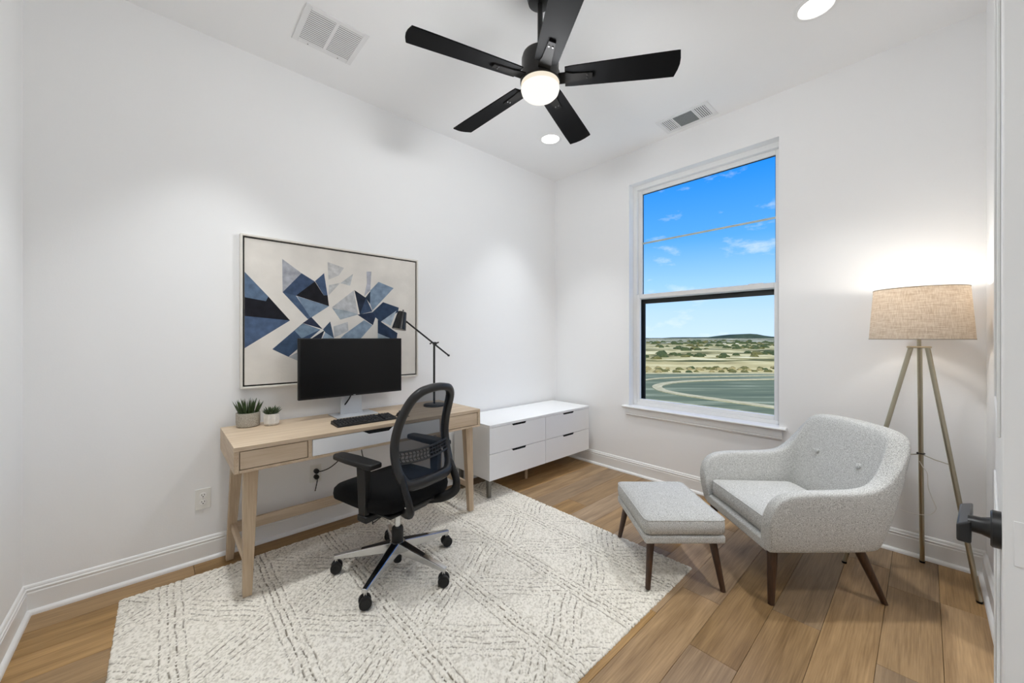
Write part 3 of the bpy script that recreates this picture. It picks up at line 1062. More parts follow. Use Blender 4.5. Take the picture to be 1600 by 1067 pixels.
ART=[
  ((88, 116, 150), [(0.0, 0.768), (0.108, 0.611), (0.097, 0.577), (0.0, 0.596)]),
  ((30, 31, 40), [(0.0, 0.596), (0.097, 0.577), (0.108, 0.611), (0.214, 0.447), (0.0, 0.469)]),
  ((72, 98, 138), [(0.0, 0.469), (0.214, 0.447), (0.0, 0.251)]),
  ((168, 171, 180), [(0.175, 0.886), (0.273, 0.798), (0.177, 0.648)]),
  ((58, 80, 116), [(0.273, 0.798), (0.344, 0.746), (0.244, 0.63), (0.177, 0.648)]),
  ((30, 29, 36), [(0.344, 0.746), (0.393, 0.647), (0.415, 0.649), (0.423, 0.566), (0.244, 0.63)]),
  ((64, 90, 130), [(0.345, 0.749), (0.395, 0.816), (0.415, 0.648), (0.393, 0.648)]),
  ((115, 141, 170), [(0.248, 0.627), (0.423, 0.566), (0.319, 0.468)]),
  ((68, 94, 130), [(0.177, 0.648), (0.244, 0.63), (0.321, 0.471), (0.307, 0.46)]),
  ((44, 54, 80), [(0.325, 0.477), (0.387, 0.388), (0.279, 0.43)]),
  ((56, 82, 118), [(0.279, 0.429), (0.375, 0.384), (0.206, 0.184), (0.127, 0.241)]),
  ((112, 140, 166), [(0.279, 0.426), (0.373, 0.384), (0.273, 0.317), (0.237, 0.374)]),
  ((172, 176, 182), [(0.206, 0.184), (0.377, 0.3), (0.311, 0.116), (0.256, 0.152)]),
  ((42, 52, 72), [(0.33, 0.319), (0.398, 0.38), (0.381, 0.319), (0.36, 0.272)]),
  ((60, 85, 116), [(0.389, 0.386), (0.43, 0.448), (0.452, 0.319), (0.402, 0.363)]),
  ((140, 164, 186), [(0.402, 0.363), (0.452, 0.319), (0.445, 0.27), (0.377, 0.294)]),
  ((186, 189, 192), [(0.449, 0.41), (0.534, 0.448), (0.538, 0.377), (0.453, 0.323)]),
  ((130, 155, 180), [(0.516, 0.352), (0.637, 0.467), (0.691, 0.426), (0.59, 0.28), (0.462, 0.282)]),
  ((192, 194, 196), [(0.571, 0.703), (0.597, 0.511), (0.529, 0.537), (0.44, 0.558)]),
  ((164, 178, 189), [(0.44, 0.555), (0.529, 0.537), (0.601, 0.511), (0.489, 0.464)]),
  ((42, 52, 72), [(0.575, 0.706), (0.649, 0.65), (0.609, 0.512)]),
  ((58, 80, 114), [(0.649, 0.65), (0.691, 0.541), (0.609, 0.512)]),
  ((42, 58, 80), [(0.677, 0.708), (0.675, 0.602), (0.645, 0.652)]),
  ((124, 150, 178), [(0.677, 0.714), (0.732, 0.792), (0.837, 0.751), (0.691, 0.548), (0.675, 0.602)]),
  ((182, 184, 196), [(0.652, 0.866), (0.684, 0.871), (0.677, 0.714), (0.637, 0.661), (0.655, 0.774)]),
  ((46, 68, 102), [(0.691, 0.535), (0.763, 0.624), (0.875, 0.585), (0.869, 0.545), (0.747, 0.456), (0.706, 0.498)]),
  ((40, 56, 86), [(0.594, 0.509), (0.691, 0.535), (0.712, 0.495), (0.694, 0.427)]),
  ((172, 190, 206), [(0.752, 0.462), (0.858, 0.558), (0.815, 0.426)]),
  ((44, 65, 98), [(0.727, 0.474), (0.866, 0.362), (0.853, 0.264), (0.81, 0.284), (0.727, 0.361)]),
  ((166, 186, 202), [(0.727, 0.361), (0.81, 0.319), (0.789, 0.265), (0.727, 0.279)]),
  ((200, 200, 198), [(0.423, 0.728), (0.489, 0.753), (0.419, 0.646)]),
  ((191, 195, 196), [(0.489, 0.751), (0.566, 0.835), (0.548, 0.739)]),
  ((206, 204, 202), [(0.415, 0.905), (0.511, 0.875), (0.48, 0.811), (0.419, 0.768)]),
]

for i, (c, poly) in enumerate(ART):
    g_ = sum(c) / 3
    cc = [g_ + (q - g_) * 0.72 for q in c]
    pm = plain('paint_%d_%d_%d' % c, C(*cc), 0.8, vary=0.26, vscale=26, bump=0.15, bscale=90, spec=0.2)
    pts = [(ax(min(max(u, 0), 1)), az(min(max(v, 0), 1))) for u, v in poly]
    MB().prism(pts, -0.0352 - 0.00002 * i, -0.0349, 'y').build('painted_shard', pm, cv, smooth=False)

# ------------------------------------------------------------------ desk
dk = thing('writing_desk', (-2.2785, -0.315, 0), 0, 'pale oak writing desk with a white middle drawer', 'desk')
DW, DD = 0.7415, 0.285                     # half width, half depth
MB().box((-DW, -DD, 0.738), (DW, DD, 0.76)).build('tabletop', DESKW, dk, bevel=0.0015)
m = MB().box((-DW, -DD, 0.632), (-DW + 0.021, DD, 0.7375)).box((DW - 0.021, -DD, 0.632), (DW, DD, 0.7375))
m.box((-DW + 0.0215, -DD, 0.632), (DW - 0.0215, DD, 0.646)).box((-DW + 0.0215, DD - 0.015, 0.6465), (DW - 0.0215, DD, 0.7375))
for xx in (-0.408, 0.408):
    m.box((xx - 0.0095, -DD, 0.6465), (xx + 0.0095, DD - 0.016, 0.7375))
m.build('case', DESKY, dk, bevel=0.001)
for sgn in (-1, 1):
    xa, xb = sorted((sgn * 0.4205, sgn * (DW - 0.0245)))
    MB().box((xa, -DD + 0.003, 0.6495), (xb, -DD + 0.30, 0.7345)).build('drawer', DESKW, dk, bevel=0.001)
dm = MB().prism([(-0.396, 0.648), (0.396, 0.648), (0.396, 0.7355), (0.058, 0.7355), (0.035, 0.716), (-0.088, 0.716), (-0.122, 0.7355), (-0.396, 0.7355)], -DD + 0.002, -DD + 0.022, 'y').box((-0.39, -DD + 0.0225, 0.65), (0.39, -DD + 0.32, 0.70)).build('drawer', LACQ, dk, smooth=False)
dm['label'] = 'white lacquered middle drawer'
MB().box((-0.125, -DD + 0.004, 0.712), (0.06, -DD + 0.0215, 0.7365)).build('finger_pull', DARKV, dm, smooth=False)


def desk_leg(x0, x1, yt, f0, f1, yf, zb):
    """tapered square leg: top spans x0..x1 at depth yt, foot f0..f1 at depth yf"""
    return MB().hexa([(f0, yf - 0.017, zb), (f1, yf - 0.017, zb), (f1, yf + 0.017, zb), (f0, yf + 0.017, zb)],
                     [(x0, yt - 0.026, 0.6315), (x1, yt - 0.026, 0.6315), (x1, yt + 0.026, 0.6315), (x0, yt + 0.026, 0.6315)])


desk_leg(-0.698, -0.636, -0.225, -0.702, -0.664, -0.242, RZ).build('leg', DESKZ, dk, bevel=0.002)
desk_leg(0.636, 0.698, -0.225, 0.664, 0.702, -0.242, RZ).build('leg', DESKZ, dk, bevel=0.002)
desk_leg(-0.698, -0.640, 0.200, -0.722, -0.686, 0.222, 0.0).build('leg', DESKZ, dk, bevel=0.002)
desk_leg(0.640, 0.698, 0.200, 0.686, 0.722, 0.222, 0.0).build('leg', DESKZ, dk, bevel=0.002)
for s in (-1, 1):
    MB().box((s * 0.689 - 0.010, -0.216, 0.172), (s * 0.689 + 0.010, 0.196, 0.212)).build('side_stretcher', DESKY, dk, bevel=0.0015)
    MB().box((s * 0.62 - 0.09, -0.243, 0.6275), (s * 0.62 + 0.09, -0.238, 0.6318)).build('mounting_plate', plain('plate_brown', C(86, 70, 54), 0.6), dk, smooth=False)
MB().box((-0.683, 0.203, 0.150), (0.683, 0.221, 0.212)).build('long_stretcher', DESKW, dk, bevel=0.0015)

# ------------------------------------------------------------------ sideboard
sb = thing('sideboard', (-0.735, -0.28, 0), 0, 'low white sideboard with four drawers and black finger pulls', 'sideboard')
sx0, sx1, sy0, sy1 = -0.650, 0.650, -0.245, 0.245
m = MB().box((sx0, sy0 + 0.02, 0.160), (sx0 + 0.018, sy1, 0.5775)).box((sx1 - 0.018, sy0 + 0.02, 0.160), (sx1, sy1, 0.5775)).box((sx0 + 0.0182, sy0 + 0.02, 0.160), (sx1 - 0.0182, sy1, 0.176)).box((sx0 + 0.0182, sy1 - 0.01, 0.1765), (sx1 - 0.0182, sy1, 0.5775))
m.build('carcass', LACQ, sb, bevel=0.001)
MB().box((sx0, sy0, 0.578), (sx1, sy1, 0.598)).build('top', LACQ, sb, bevel=0.001)
MB().box((sx0 + 0.02, sy0 + 0.0205, 0.178), (sx1 - 0.02, sy0 + 0.030, 0.575)).build('gap_shade_panel', DARKV, sb, smooth=False)  # black sheet painting the shade behind the drawer gaps
for xa, xb in ((sx0, -0.0015), (0.0015, sx1)):
    for za, zb in ((0.160, 0.367), (0.371, 0.5755)):
        cxm = (xa + xb) / 2
        pl = [(xa + 0.001, za), (xb - 0.001, za), (xb - 0.001, zb), (cxm + 0.083, zb), (cxm + 0.072, zb - 0.015), (cxm - 0.072, zb - 0.015), (cxm - 0.083, zb), (xa + 0.001, zb)]
        d = MB().prism(pl, sy0 + 0.002, sy0 + 0.0195, 'y').build('drawer', LACQ, sb, smooth=False)
        MB().box((cxm - 0.085, sy0 + 0.006, zb - 0.017), (cxm + 0.085, sy0 + 0.0193, zb)).build('finger_pull', DARKV, d, smooth=False)
for lx_, ly_, mt, nm in ((sx0 + 0.036, sy0 + 0.055, STEEL, 0.0), (sx0 + 0.036, sy1 - 0.055, STEEL, 0.0), (sx1 - 0.04, sy1 - 0.055, STEEL, 0.0)):
    zb = RZ if ly_ < 0 else 0.0
    MB().hexa([(lx_ - 0.014, ly_ - 0.014, zb), (lx_ + 0.014, ly_ - 0.014, zb), (lx_ + 0.014, ly_ + 0.014, zb), (lx_ - 0.014, ly_ + 0.014, zb)], [(lx_ - 0.016, ly_ - 0.016, 0.1598), (lx_ + 0.016, ly_ - 0.016, 0.1598), (lx_ + 0.016, ly_ + 0.016, 0.1598), (lx_ - 0.016, ly_ + 0.016, 0.1598)]).build('leg', mt, sb, bevel=0.002)
MB().lathe([(0, 0), (0.014, 0), (0.017, 0.1598), (0, 0.1598)], 20, (-0.08, -0.074, 0)).build('leg', DESKZ, sb)['label'] = 'round pale wooden middle leg'
# ------------------------------------------------------------------ things on the desk
TZ = 0.7602
# monitor
mo = thing('monitor', (-2.302, -0.15, TZ), 0, 'large black monitor on a silver stand on the desk', 'monitor')
MB().box((-0.345, -0.038, 0.133), (0.345, -0.012, 0.523)).build('housing', BLACK, mo, bevel=0.003)
MB().box((-0.335, -0.0392, 0.145), (0.335, -0.0381, 0.515)).build('screen', plain('screen_black', C(9, 9, 10), 0.3, spec=0.25), mo, smooth=False)
MB().box((-0.008, -0.0388, 0.1365), (0.008, -0.0381, 0.1395)).build('badge', SILVER, mo, smooth=False)
# stand: neck with a cable hole, and a flat foot
nk = MB()
nk.prism([(-0.078, 0.004), (0.078, 0.004), (0.066, 0.03), (0.064, 0.25), (-0.064, 0.25), (-0.078, 0.03)], 0.006, 0.020, 'y')
nk.box((-0.06, -0.012, 0.22), (0.06, 0.006, 0.30))
nk.build('stand_neck', SILVER, mo, bevel=0.002)
MB().prism([(-0.135, -0.110), (0.135, -0.110), (0.140, -0.10), (0.140, 0.075), (-0.135, 0.080), (-0.135, 0.075)], 0.0, 0.006, 'z').build('stand_foot', SILVER, mo, bevel=0.001)
MB().box((-0.1355, -0.1105, -0.0001), (0.1400, 0.079, 0.0012)).build('foot_pad', BLACK, mo, smooth=False)
cb = MB().tube([(-0.022, -0.028, 0.132), (-0.026, -0.014, 0.112), (-0.036, -0.006, 0.092), (-0.046, -0.001, 0.076), (-0.048, 0.0065, 0.070)], 0.0045, 8).build('cable', BLACK, mo)
# keyboard
kb = thing('keyboard', (-2.332, -0.447, TZ), math.radians(-1.0), 'black computer keyboard in front of the monitor', 'keyboard')
MB().hexa([(-0.185, -0.068, 0.0), (0.185, -0.068, 0.0), (0.185, 0.068, 0.0), (-0.185, 0.068, 0.0)], [(-0.183, -0.066, 0.011), (0.183, -0.066, 0.011), (0.183, 0.066, 0.021), (-0.183, 0.066, 0.021)]).build('body', BLACK, kb, bevel=0.002)
ks = MB()
for j in range(5):
    n = 19
    for i in range(n):
        if j == 0 and 4 <= i <= 8:
            continue
        if i in (14,):
            continue
        x = -0.176 + 0.352 * (i + 0.5) / n
        yy = -0.055 + 0.0245 * j
        z = 0.0115 + 0.010 * (yy + 0.066) / 0.132
        ks.hexa([(x - 0.0082, yy - 0.0095, z), (x + 0.0082, yy - 0.0095, z), (x + 0.0082, yy + 0.0095, z + 0.0015), (x - 0.0082, yy + 0.0095, z + 0.0015)],
                [(x - 0.0062, yy - 0.007, z + 0.0065), (x + 0.0062, yy - 0.007, z + 0.0065), (x + 0.0062, yy + 0.0075, z + 0.008), (x - 0.0062, yy + 0.0075, z + 0.008)])
ks.box((-0.10, -0.0645, 0.0115), (0.0, -0.0455, 0.0185))
ko = ks.build('keys', plain('key_black', C(26, 26, 28), 0.5), kb, smooth=False)
ko['kind'] = 'stuff'
# mouse
ms = thing('computer_mouse', (-2.085, -0.452, TZ), math.radians(8), 'black computer mouse right of the keyboard', 'mouse')
mb = MB()
vs, fs = [], []
n1, n2 = 7, 20
for i in range(n1 + 1):
    a = PI / 2 * i / n1
    for j in range(n2):
        t = 2 * PI * j / n2
        vs.append((0.031 * math.cos(a) * math.cos(t), 0.053 * math.cos(a) * math.sin(t), 0.002 + 0.034 * math.sin(a) * (1 - 0.18 * math.sin(t) * math.cos(a))))
for i in range(n1):
    for j in range(n2):
        fs.append((i * n2 + j, i * n2 + (j + 1) % n2, (i + 1) * n2 + (j + 1) % n2, (i + 1) * n2 + j))
fs.append(tuple(range(n2 - 1, -1, -1)))
mb.add(vs, fs).build('shell', BLACK, ms)
MB().prism([(-0.027, -0.046), (0.027, -0.046), (0.027, 0.046), (-0.027, 0.046)], 0.0, 0.0021, 'z').build('glide_pad', BLACKM, ms, smooth=False)
MB().lathe([(0, -0.003), (0.009, -0.003), (0.009, 0.003), (0, 0.003)], 16, (0, 0.026, 0.0255), 'x').build('scroll_wheel', plain('wheel_grey', C(70, 70, 72), 0.5), ms)

# desk lamp
dl = thing('desk_lamp', (-1.716, -0.25, TZ), 0, 'black adjustable desk lamp standing behind the office chair', 'lamp')
MB().lathe([(0, 0), (0.082, 0), (0.082, 0.010), (0.076, 0.015), (0.012, 0.018), (0, 0.018)], 40).build('base', BLACKM, dl)
MB().tube([(0, 0, 0.012), (0, 0, 0.478)], 0.0082, 14).build('pole', BLACKM, dl)
MB().lathe([(0, -0.012), (0.013, -0.012), (0.013, 0.012), (0, 0.012)], 20, (0, -0.008, 0.482), 'y').tube([(-0.045, -0.012, 0.479), (-0.03, -0.014, 0.490), (-0.012, -0.012, 0.482), (0.02, -0.012, 0.487), (0.032, -0.012, 0.492)], 0.0055, 10).build('joint', BLACKM, dl)
MB().tube([(0.128, -0.006, 0.386), (-0.232, -0.006, 0.642)], 0.0064, 12).lathe([(0, -0.006), (0.008, -0.006), (0.008, 0.006), (0, 0.006)], 12, (0.128, -0.006, 0.386), 'x').build('arm', BLACKM, dl)
sh = MB().lathe([(0.0, 0.066), (0.026, 0.066), (0.0315, 0.062), (0.050, -0.066), (0.048, -0.066), (0.030, 0.058), (0, 0.060)], 36)
sh.xf(Matrix.Translation((-0.282, -0.006, 0.652)) @ Euler((0, math.radians(12), 0)).to_matrix().to_4x4())
so = sh.build('shade', plain('lamp_black', C(16, 16, 17), 0.22), dl)
ins = MB().lathe([(0.047, -0.0645), (0.03, 0.0), (0.0, 0.002)], 32).xf(Matrix.Translation((-0.282, -0.006, 0.652)) @ Euler((0, math.radians(12), 0)).to_matrix().to_4x4())
ins.build('reflector', plain('lamp_inner', C(186, 182, 176), 0.4), so)
MB().lathe([(0, 0.066), (0.003, 0.066), (0.003, 0.072), (0.0055, 0.074), (0.0055, 0.080), (0, 0.081)], 12, (-0.262, -0.006, 0.650)).build('switch', BLACKM, so)
MB().tube([(-0.232, -0.006, 0.642), (-0.258, -0.006, 0.652)], 0.008, 10).build('shade_clip', BLACKM, dl)


# potted succulents
def leaf(m, base, d, L, w, curl, seg=4):
    """a thick pointed succulent leaf"""
    base = Vector(base)
    d = Vector(d).normalized()
    pts, rad = [], []
    for i in range(seg + 1):
        t = i / seg
        p = base + d * (L * t) + Vector((0, 0, curl * L * t * t))
        pts.append(p)
        rad.append(max(w * (1 - t) ** 0.7 * (0.75 + 0.6 * t), 0.0004))
    m.tube(pts, rad, 6, flat=(0.55, 1.0))


SUCC = plain('succulent_green', C(58, 76, 40), 0.5, vary=0.3, vscale=40)
SUCC2 = plain('succulent_deep', C(62, 78, 50), 0.5, vary=0.3, vscale=50)
CONC = plain('speckled_concrete', C(176, 170, 158), 0.9, vary=0.32, vscale=170, bump=0.4, bscale=150)
CONW = plain('white_stone', C(222, 219, 213), 0.85, vary=0.1, vscale=50, bump=0.2, bscale=90)
SOIL = plain('dark_soil', C(44, 36, 28), 1.0, bump=0.6, bscale=220)
lr = random.Random(5)
p1 = thing('potted_succulent', (-2.894, -0.100, TZ), 0, 'spiky upright succulent in a speckled concrete pot', 'plant')
MB().lathe([(0, 0), (0.050, 0), (0.058, 0.006), (0.061, 0.03), (0.060, 0.083), (0.0545, 0.083), (0.054, 0.07), (0, 0.07)], 40).build('pot', CONC, p1)
MB().lathe([(0, 0.0745), (0.03, 0.074), (0.0535, 0.0715), (0.0535, 0.0705), (0, 0.0705)], 24).build('soil', SOIL, p1)
m = MB()
for i in range(64):
    a = lr.uniform(0, 2 * PI)
    r = 0.044 * math.sqrt(lr.random())
    tilt = 0.15 + 0.38 * (r / 0.044) * lr.uniform(0.4, 1.1)
    leaf(m, (r * math.cos(a), r * math.sin(a), 0.07), (math.cos(a) * tilt, math.sin(a) * tilt, 1), lr.uniform(0.062, 0.100), 0.0088, 0.0)
o = m.build('foliage', SUCC, p1)
p2 = thing('potted_succulent', (-2.783, -0.150, TZ), 0, 'small rosette succulent in a faceted white pot', 'plant')
MB().lathe([(0, 0), (0.034, 0), (0.043, 0.012), (0.044, 0.04), (0.0415, 0.069), (0.036, 0.069), (0.036, 0.058), (0, 0.058)], 8, rot=0.2).build('pot', CONW, p2, bevel=0.001, smooth=False)
MB().lathe([(0, 0.062), (0.02, 0.0615), (0.0335, 0.0595), (0.0335, 0.0585), (0, 0.0585)], 16).build('soil', SOIL, p2)
m = MB()
for ringi, (nn, tilt, L) in enumerate(((10, 2.0, 0.050), (9, 1.1, 0.052), (7, 0.6, 0.052), (5, 0.25, 0.046))):
    for i in range(nn):
        a = 2 * PI * i / nn + ringi * 0.4
        leaf(m, (0.008 * math.cos(a), 0.008 * math.sin(a), 0.060), (math.cos(a) * tilt, math.sin(a) * tilt, 1), L * lr.uniform(0.9, 1.1), 0.0115, 0.12)
m.build('foliage', SUCC2, p2)

# ------------------------------------------------------------------ outlets and cords
def outlet(x, z, label):
    t = thing('wall_outlet', (x, 0, z), 0, label, 'outlet')
    MB().box((-0.036, -0.006, -0.0585), (0.036, -0.0002, 0.0585)).build('cover_plate', PLATE, t, bevel=0.002)
    for s in (-1, 1):
        r = MB().lathe([(0, -0.0085), (0.0155, -0.0085), (0.017, -0.0062), (0, -0.0062)], 24, (0, 0, s * 0.0195), 'y').build('receptacle', plain('outlet_white', C(244, 243, 240), 0.35), t)
        q = MB()
        for xx in (-0.0062, 0.0062):
            q.box((xx - 0.0013, -0.0088, s * 0.0195 + 0.000), (xx + 0.0013, -0.0086, s * 0.0195 + 0.0085))
        q.lathe([(0, -0.0088), (0.003, -0.0088), (0.003, -0.0086), (0, -0.0086)], 12, (0, 0, s * 0.0195 - 0.0065), 'y')
        q.build('slots', DARKV, r, smooth=False)
    MB().lathe([(0, -0.0072), (0.003, -0.0068), (0.003, -0.0062), (0, -0.0062)], 12, (0, 0, 0), 'y').build('screw', plain('screw_white', C(200, 200, 196), 0.4), t)
    return t


outlet(-3.097, 0.356, 'empty white wall outlet left of the desk')
outlet(-2.497, 0.358, 'white wall outlet under the desk with two black plugs')


def plug(z, pts, label):
    t = thing('power_cord', (-2.497, 0, 0.358), 0, label, 'cord')
    MB().lathe([(0, -0.040), (0.009, -0.040), (0.0155, -0.034), (0.016, -0.0105), (0, -0.0105)], 18, (0, 0, z), 'y').build('plug', BLACK, t)
    MB().tube(pts, 0.0034, 8).build('cable', BLACK, t)


def smooth(pts, n=6):
    P = [Vector(p) for p in pts]
    Q = []
    for i in range(len(P) - 1):
        p0, p1_, p2_, p3 = P[max(i - 1, 0)], P[i], P[i + 1], P[min(i + 2, len(P) - 1)]
        for s in range(n):
            t = s / n
            Q.append(0.5 * ((2 * p1_) + (p2_ - p0) * t + (2 * p0 - 5 * p1_ + 4 * p2_ - p3) * t * t + (3 * p1_ - p0 - 3 * p2_ + p3) * t ** 3))
    Q.append(P[-1])
    return Q


plug(0.0195, smooth([(0, -0.038, 0.0195), (0.03, -0.06, 0.025), (0.08, -0.075, 0.045), (0.14, -0.07, 0.09), (0.19, -0.05, 0.17), (0.22, -0.045, 0.265)]), 'black power cord rising from the upper socket under the desk')
plug(-0.0195, smooth([(0, -0.038, -0.0195), (-0.002, -0.05, -0.03), (-0.006, -0.048, -0.06), (-0.014, -0.044, -0.105)]), 'black power cord hanging down from the lower socket')
# lead that drops from the desk behind the arm rest
tag(MB().tube(smooth([(-2.305, -0.33, 0.630), (-2.31, -0.325, 0.58), (-2.295, -0.32, 0.50), (-2.262, -0.315, 0.43), (-2.235, -0.30, 0.33), (-2.22, -0.29, 0.18), (-2.215, -0.28, 0.03), (-2.205, -0.27, 0.0185), (-2.12, -0.22, 0.0185)]), 0.0032, 8).build('signal_cable', BLACK), 'thin black lead hanging below the desk behind the arm rest', 'cable')

# ------------------------------------------------------------------ office chair
oc = thing('office_chair', (-2.31, -0.85, RZ), math.radians(13.5), 'black mesh-back office chair on a chrome five-star base', 'chair')
FRAMEP = plain('chair_frame', C(29, 30, 32), 0.4)
MB().lathe([(0, 0.035), (0.020, 0.035), (0.022, 0.04), (0.022, 0.075), (0.0, 0.075)], 24).build('column_end', BLACK, oc)
MB().lathe([(0, 0.0755), (0.016, 0.0755), (0.016, 0.10), (0, 0.10)], 24).build('column_tip', CHROME, oc)
MB().lathe([(0, 0.10), (0.034, 0.10), (0.036, 0.12), (0.036, 0.150), (0.0, 0.150)], 32).build('hub', CHROME, oc)
MB().lathe([(0, 0.1505), (0.031, 0.1505), (0.031, 0.222), (0.027, 0.228), (0, 0.228)], 28).build('column_sleeve', BLACK, oc)
MB().tube([(0, 0, 0.20), (0, 0, 0.385)], 0.0155, 20).build('gas_column', CHROME, oc)
RB = 0.322
arm_m = MB().hexa([(0.028, -0.026, 0.095), (RB + 0.012, -0.0135, 0.074), (RB + 0.012, 0.0135, 0.074), (0.028, 0.026, 0.095)], [(0.030, -0.024, 0.150), (RB + 0.012, -0.0125, 0.094), (RB + 0.012, 0.0125, 0.094), (0.030, 0.024, 0.150)])
arm_me = arm_m.mesh('base_arm', CHROME, False)
top_me = MB().hexa([(0.040, -0.017, 0.1480), (RB - 0.012, -0.0085, 0.0950), (RB - 0.012, 0.0085, 0.0950), (0.040, 0.017, 0.1480)], [(0.040, -0.016, 0.1500), (RB - 0.012, -0.0080, 0.0970), (RB - 0.012, 0.0080, 0.0970), (0.040, 0.016, 0.1500)]).mesh('top_strip', BLACK, False)
stem_me = MB().lathe([(0, 0.05), (0.0075, 0.05), (0.0075, 0.0738), (0, 0.0738)], 14).mesh('caster_stem', CHROME)
hood_me = MB().lathe([(0, -0.0055), (0.022, -0.0055), (0.024, 0), (0.022, 0.0055), (0, 0.0055)], 24, (0, 0, 0.031), 'y').box((-0.012, -0.006, 0.031), (0.012, 0.006, 0.056)).mesh('caster_hood', BLACK)
wh_me = MB().lathe([(0, -0.010), (0.024, -0.010), (0.0285, -0.008), (0.0295, 0.0), (0.0285, 0.008), (0.025, 0.0095), (0.019, 0.0095), (0.019, 0.011), (0, 0.0115)], 28, (0, 0, 0), 'y').mesh('wheel', BLACK)
for i, (wa, roll) in enumerate(((145, -38), (217, -30), (289, -48), (1, -26), (73, -40))):
    a = math.radians(wa - 13.5)
    ar = put('base_arm', arm_me, oc, (0, 0, 0), (0, 0, a))
    md = ar.modifiers.new('bevel', 'BEVEL')
    md.width = 0.004
    md.segments = 3
    put('top_strip', top_me, ar)
    cs = put('caster', hood_me, oc, (RB * math.cos(a), RB * math.sin(a), 0.0), (0, 0, math.radians(roll)))
    put('caster_stem', stem_me, cs)
    put('wheel', wh_me, cs, (0, 0.0165, 0.0300))
    put('wheel', wh_me, cs, (0, -0.0165, 0.0300), (0, 0, PI))
# seat
SBX = 0.250
sm_ = MB()
nx_, ny_ = 10, 10
sv, sf = [], []
for lay, (zz, sc) in enumerate(((0.405, 0.90), (0.418, 0.985), (0.445, 1.0), (0.470, 0.985), (0.486, 0.92))):
    for j in range(32):
        t = 2 * PI * j / 32
        c, s = math.cos(t), math.sin(t)
        px = SBX * sc * math.copysign(abs(c) ** 0.42, c)
        py = 0.045 + 0.255 * sc * math.copysign(abs(s) ** 0.42, s)
        drop = 0.022 * max(0, (py - 0.14) / 0.15) ** 2
        sv.append((px, py, zz - drop * (1 if lay > 1 else 0.9)))
for l in range(4):
    for j in range(32):
        sf.append((l * 32 + j, l * 32 + (j + 1) % 32, (l + 1) * 32 + (j + 1) % 32, (l + 1) * 32 + j))
sf.append(tuple(range(31, -1, -1)))
ctr = len(sv)
for rr_, zz in ((0.55, 0.4915),):
    for j in range(32):
        x, y_, z = sv[4 * 32 + j]
        sv.append((x * rr_, 0.02 + (y_ - 0.02) * rr_, zz - 0.004))
for j in range(32):
    sf.append((4 * 32 + j, 4 * 32 + (j + 1) % 32, ctr + (j + 1) % 32, ctr + j))
sf.append(tuple(ctr + j for j in range(32)))
sm_.add(sv, sf).build('seat', BLACKF, oc, angle=80)
MB().box((-0.20, -0.19, 0.388), (0.20, 0.20, 0.4045)).build('seat_pan', BLACK, oc, bevel=0.006)
MB().hexa([(-0.075, -0.15, 0.350), (0.075, -0.15, 0.350), (0.065, 0.10, 0.358), (-0.065, 0.10, 0.358)], [(-0.10, -0.17, 0.3878), (0.10, -0.17, 0.3878), (0.09, 0.13, 0.3878), (-0.09, 0.13, 0.3878)]).build('tilt_mechanism', BLACK, oc, bevel=0.006)
MB().tube([(0.08, 0.02, 0.372), (0.25, 0.03, 0.366)], 0.005, 8).box((0.245, 0.015, 0.360), (0.285, 0.045, 0.370)).build('lever', BLACK, oc, bevel=0.001)
# backrest outline, right half from bottom centre to top centre (x, y, z)
HW = 0.83
half = [(0.0, -0.262, 0.545), (0.09, -0.258, 0.545), (0.165, -0.246, 0.553), (0.202, -0.226, 0.595), (0.212, -0.200, 0.67), (0.209, -0.190, 0.75), (0.200, -0.205, 0.83), (0.186, -0.235, 0.905), (0.162, -0.268, 0.968), (0.118, -0.292, 1.006), (0.06, -0.303, 1.020), (0.0, -0.306, 1.024)]
half = [(x * HW, y_, z) for x, y_, z in half]
loop = half + [(-x, y_, z) for x, y_, z in half[-2:0:-1]]
LP = [Vector(p) for p in loop]
n = len(LP)
Q = []
for i in range(n):
    p0, p1_, p2_, p3 = LP[i - 1], LP[i], LP[(i + 1) % n], LP[(i + 2) % n]
    for s in range(5):
        t = s / 5
        Q.append(0.5 * ((2 * p1_) + (p2_ - p0) * t + (2 * p0 - 5 * p1_ + 4 * p2_ - p3) * t * t + (3 * p1_ - p0 - 3 * p2_ + p3) * t ** 3))
# flat hoop: radial half-width 0.013, depth half 0.019
vs, fs = [], []
cen = Vector((0, -0.23, 0.78))
N = len(Q)
prof = [(-1, -0.55), (-0.55, -1), (0.55, -1), (1, -0.55), (1, 0.55), (0.55, 1), (-0.55, 1), (-1, 0.55)]
for i in range(N):
    d = (Q[(i + 1) % N] - Q[i - 1]).normalized()
    radial = Vector((d.z, 0, -d.x)).normalized()
    if radial.dot(Vector((Q[i].x, 0, Q[i].z - 0.78))) < 0:
        radial = -radial
    dep = d.cross(radial).normalized()
    if dep.y < 0:
        dep = -dep
    wide = 0.019 + 0.006 * max(0, (0.62 - Q[i].z) / 0.08)
    for a, b in prof:
        vs.append(tuple(Q[i] + radial * (a * wide) + dep * (b * 0.021)))
for i in range(N):
    j = (i + 1) % N
    for k in range(8):
        fs.append((i * 8 + k, i * 8 + (k + 1) % 8, j * 8 + (k + 1) % 8, j * 8 + k))
bk = MB().add(vs, fs).build('back_frame', FRAMEP, oc, angle=60)
# mesh panel
ztab = [(p[2], p[0], p[1]) for p in half[2:-1]]


def edge(z):
    for (z0, x0, y0_), (z1, x1, y1_) in zip(ztab, ztab[1:]):
        if z0 <= z <= z1:
            t = (z - z0) / (z1 - z0)
            return x0 + (x1 - x0) * t, y0_ + (y1_ - y0_) * t
    return ztab[-1][1:] if z > ztab[-1][0] else ztab[0][1:]


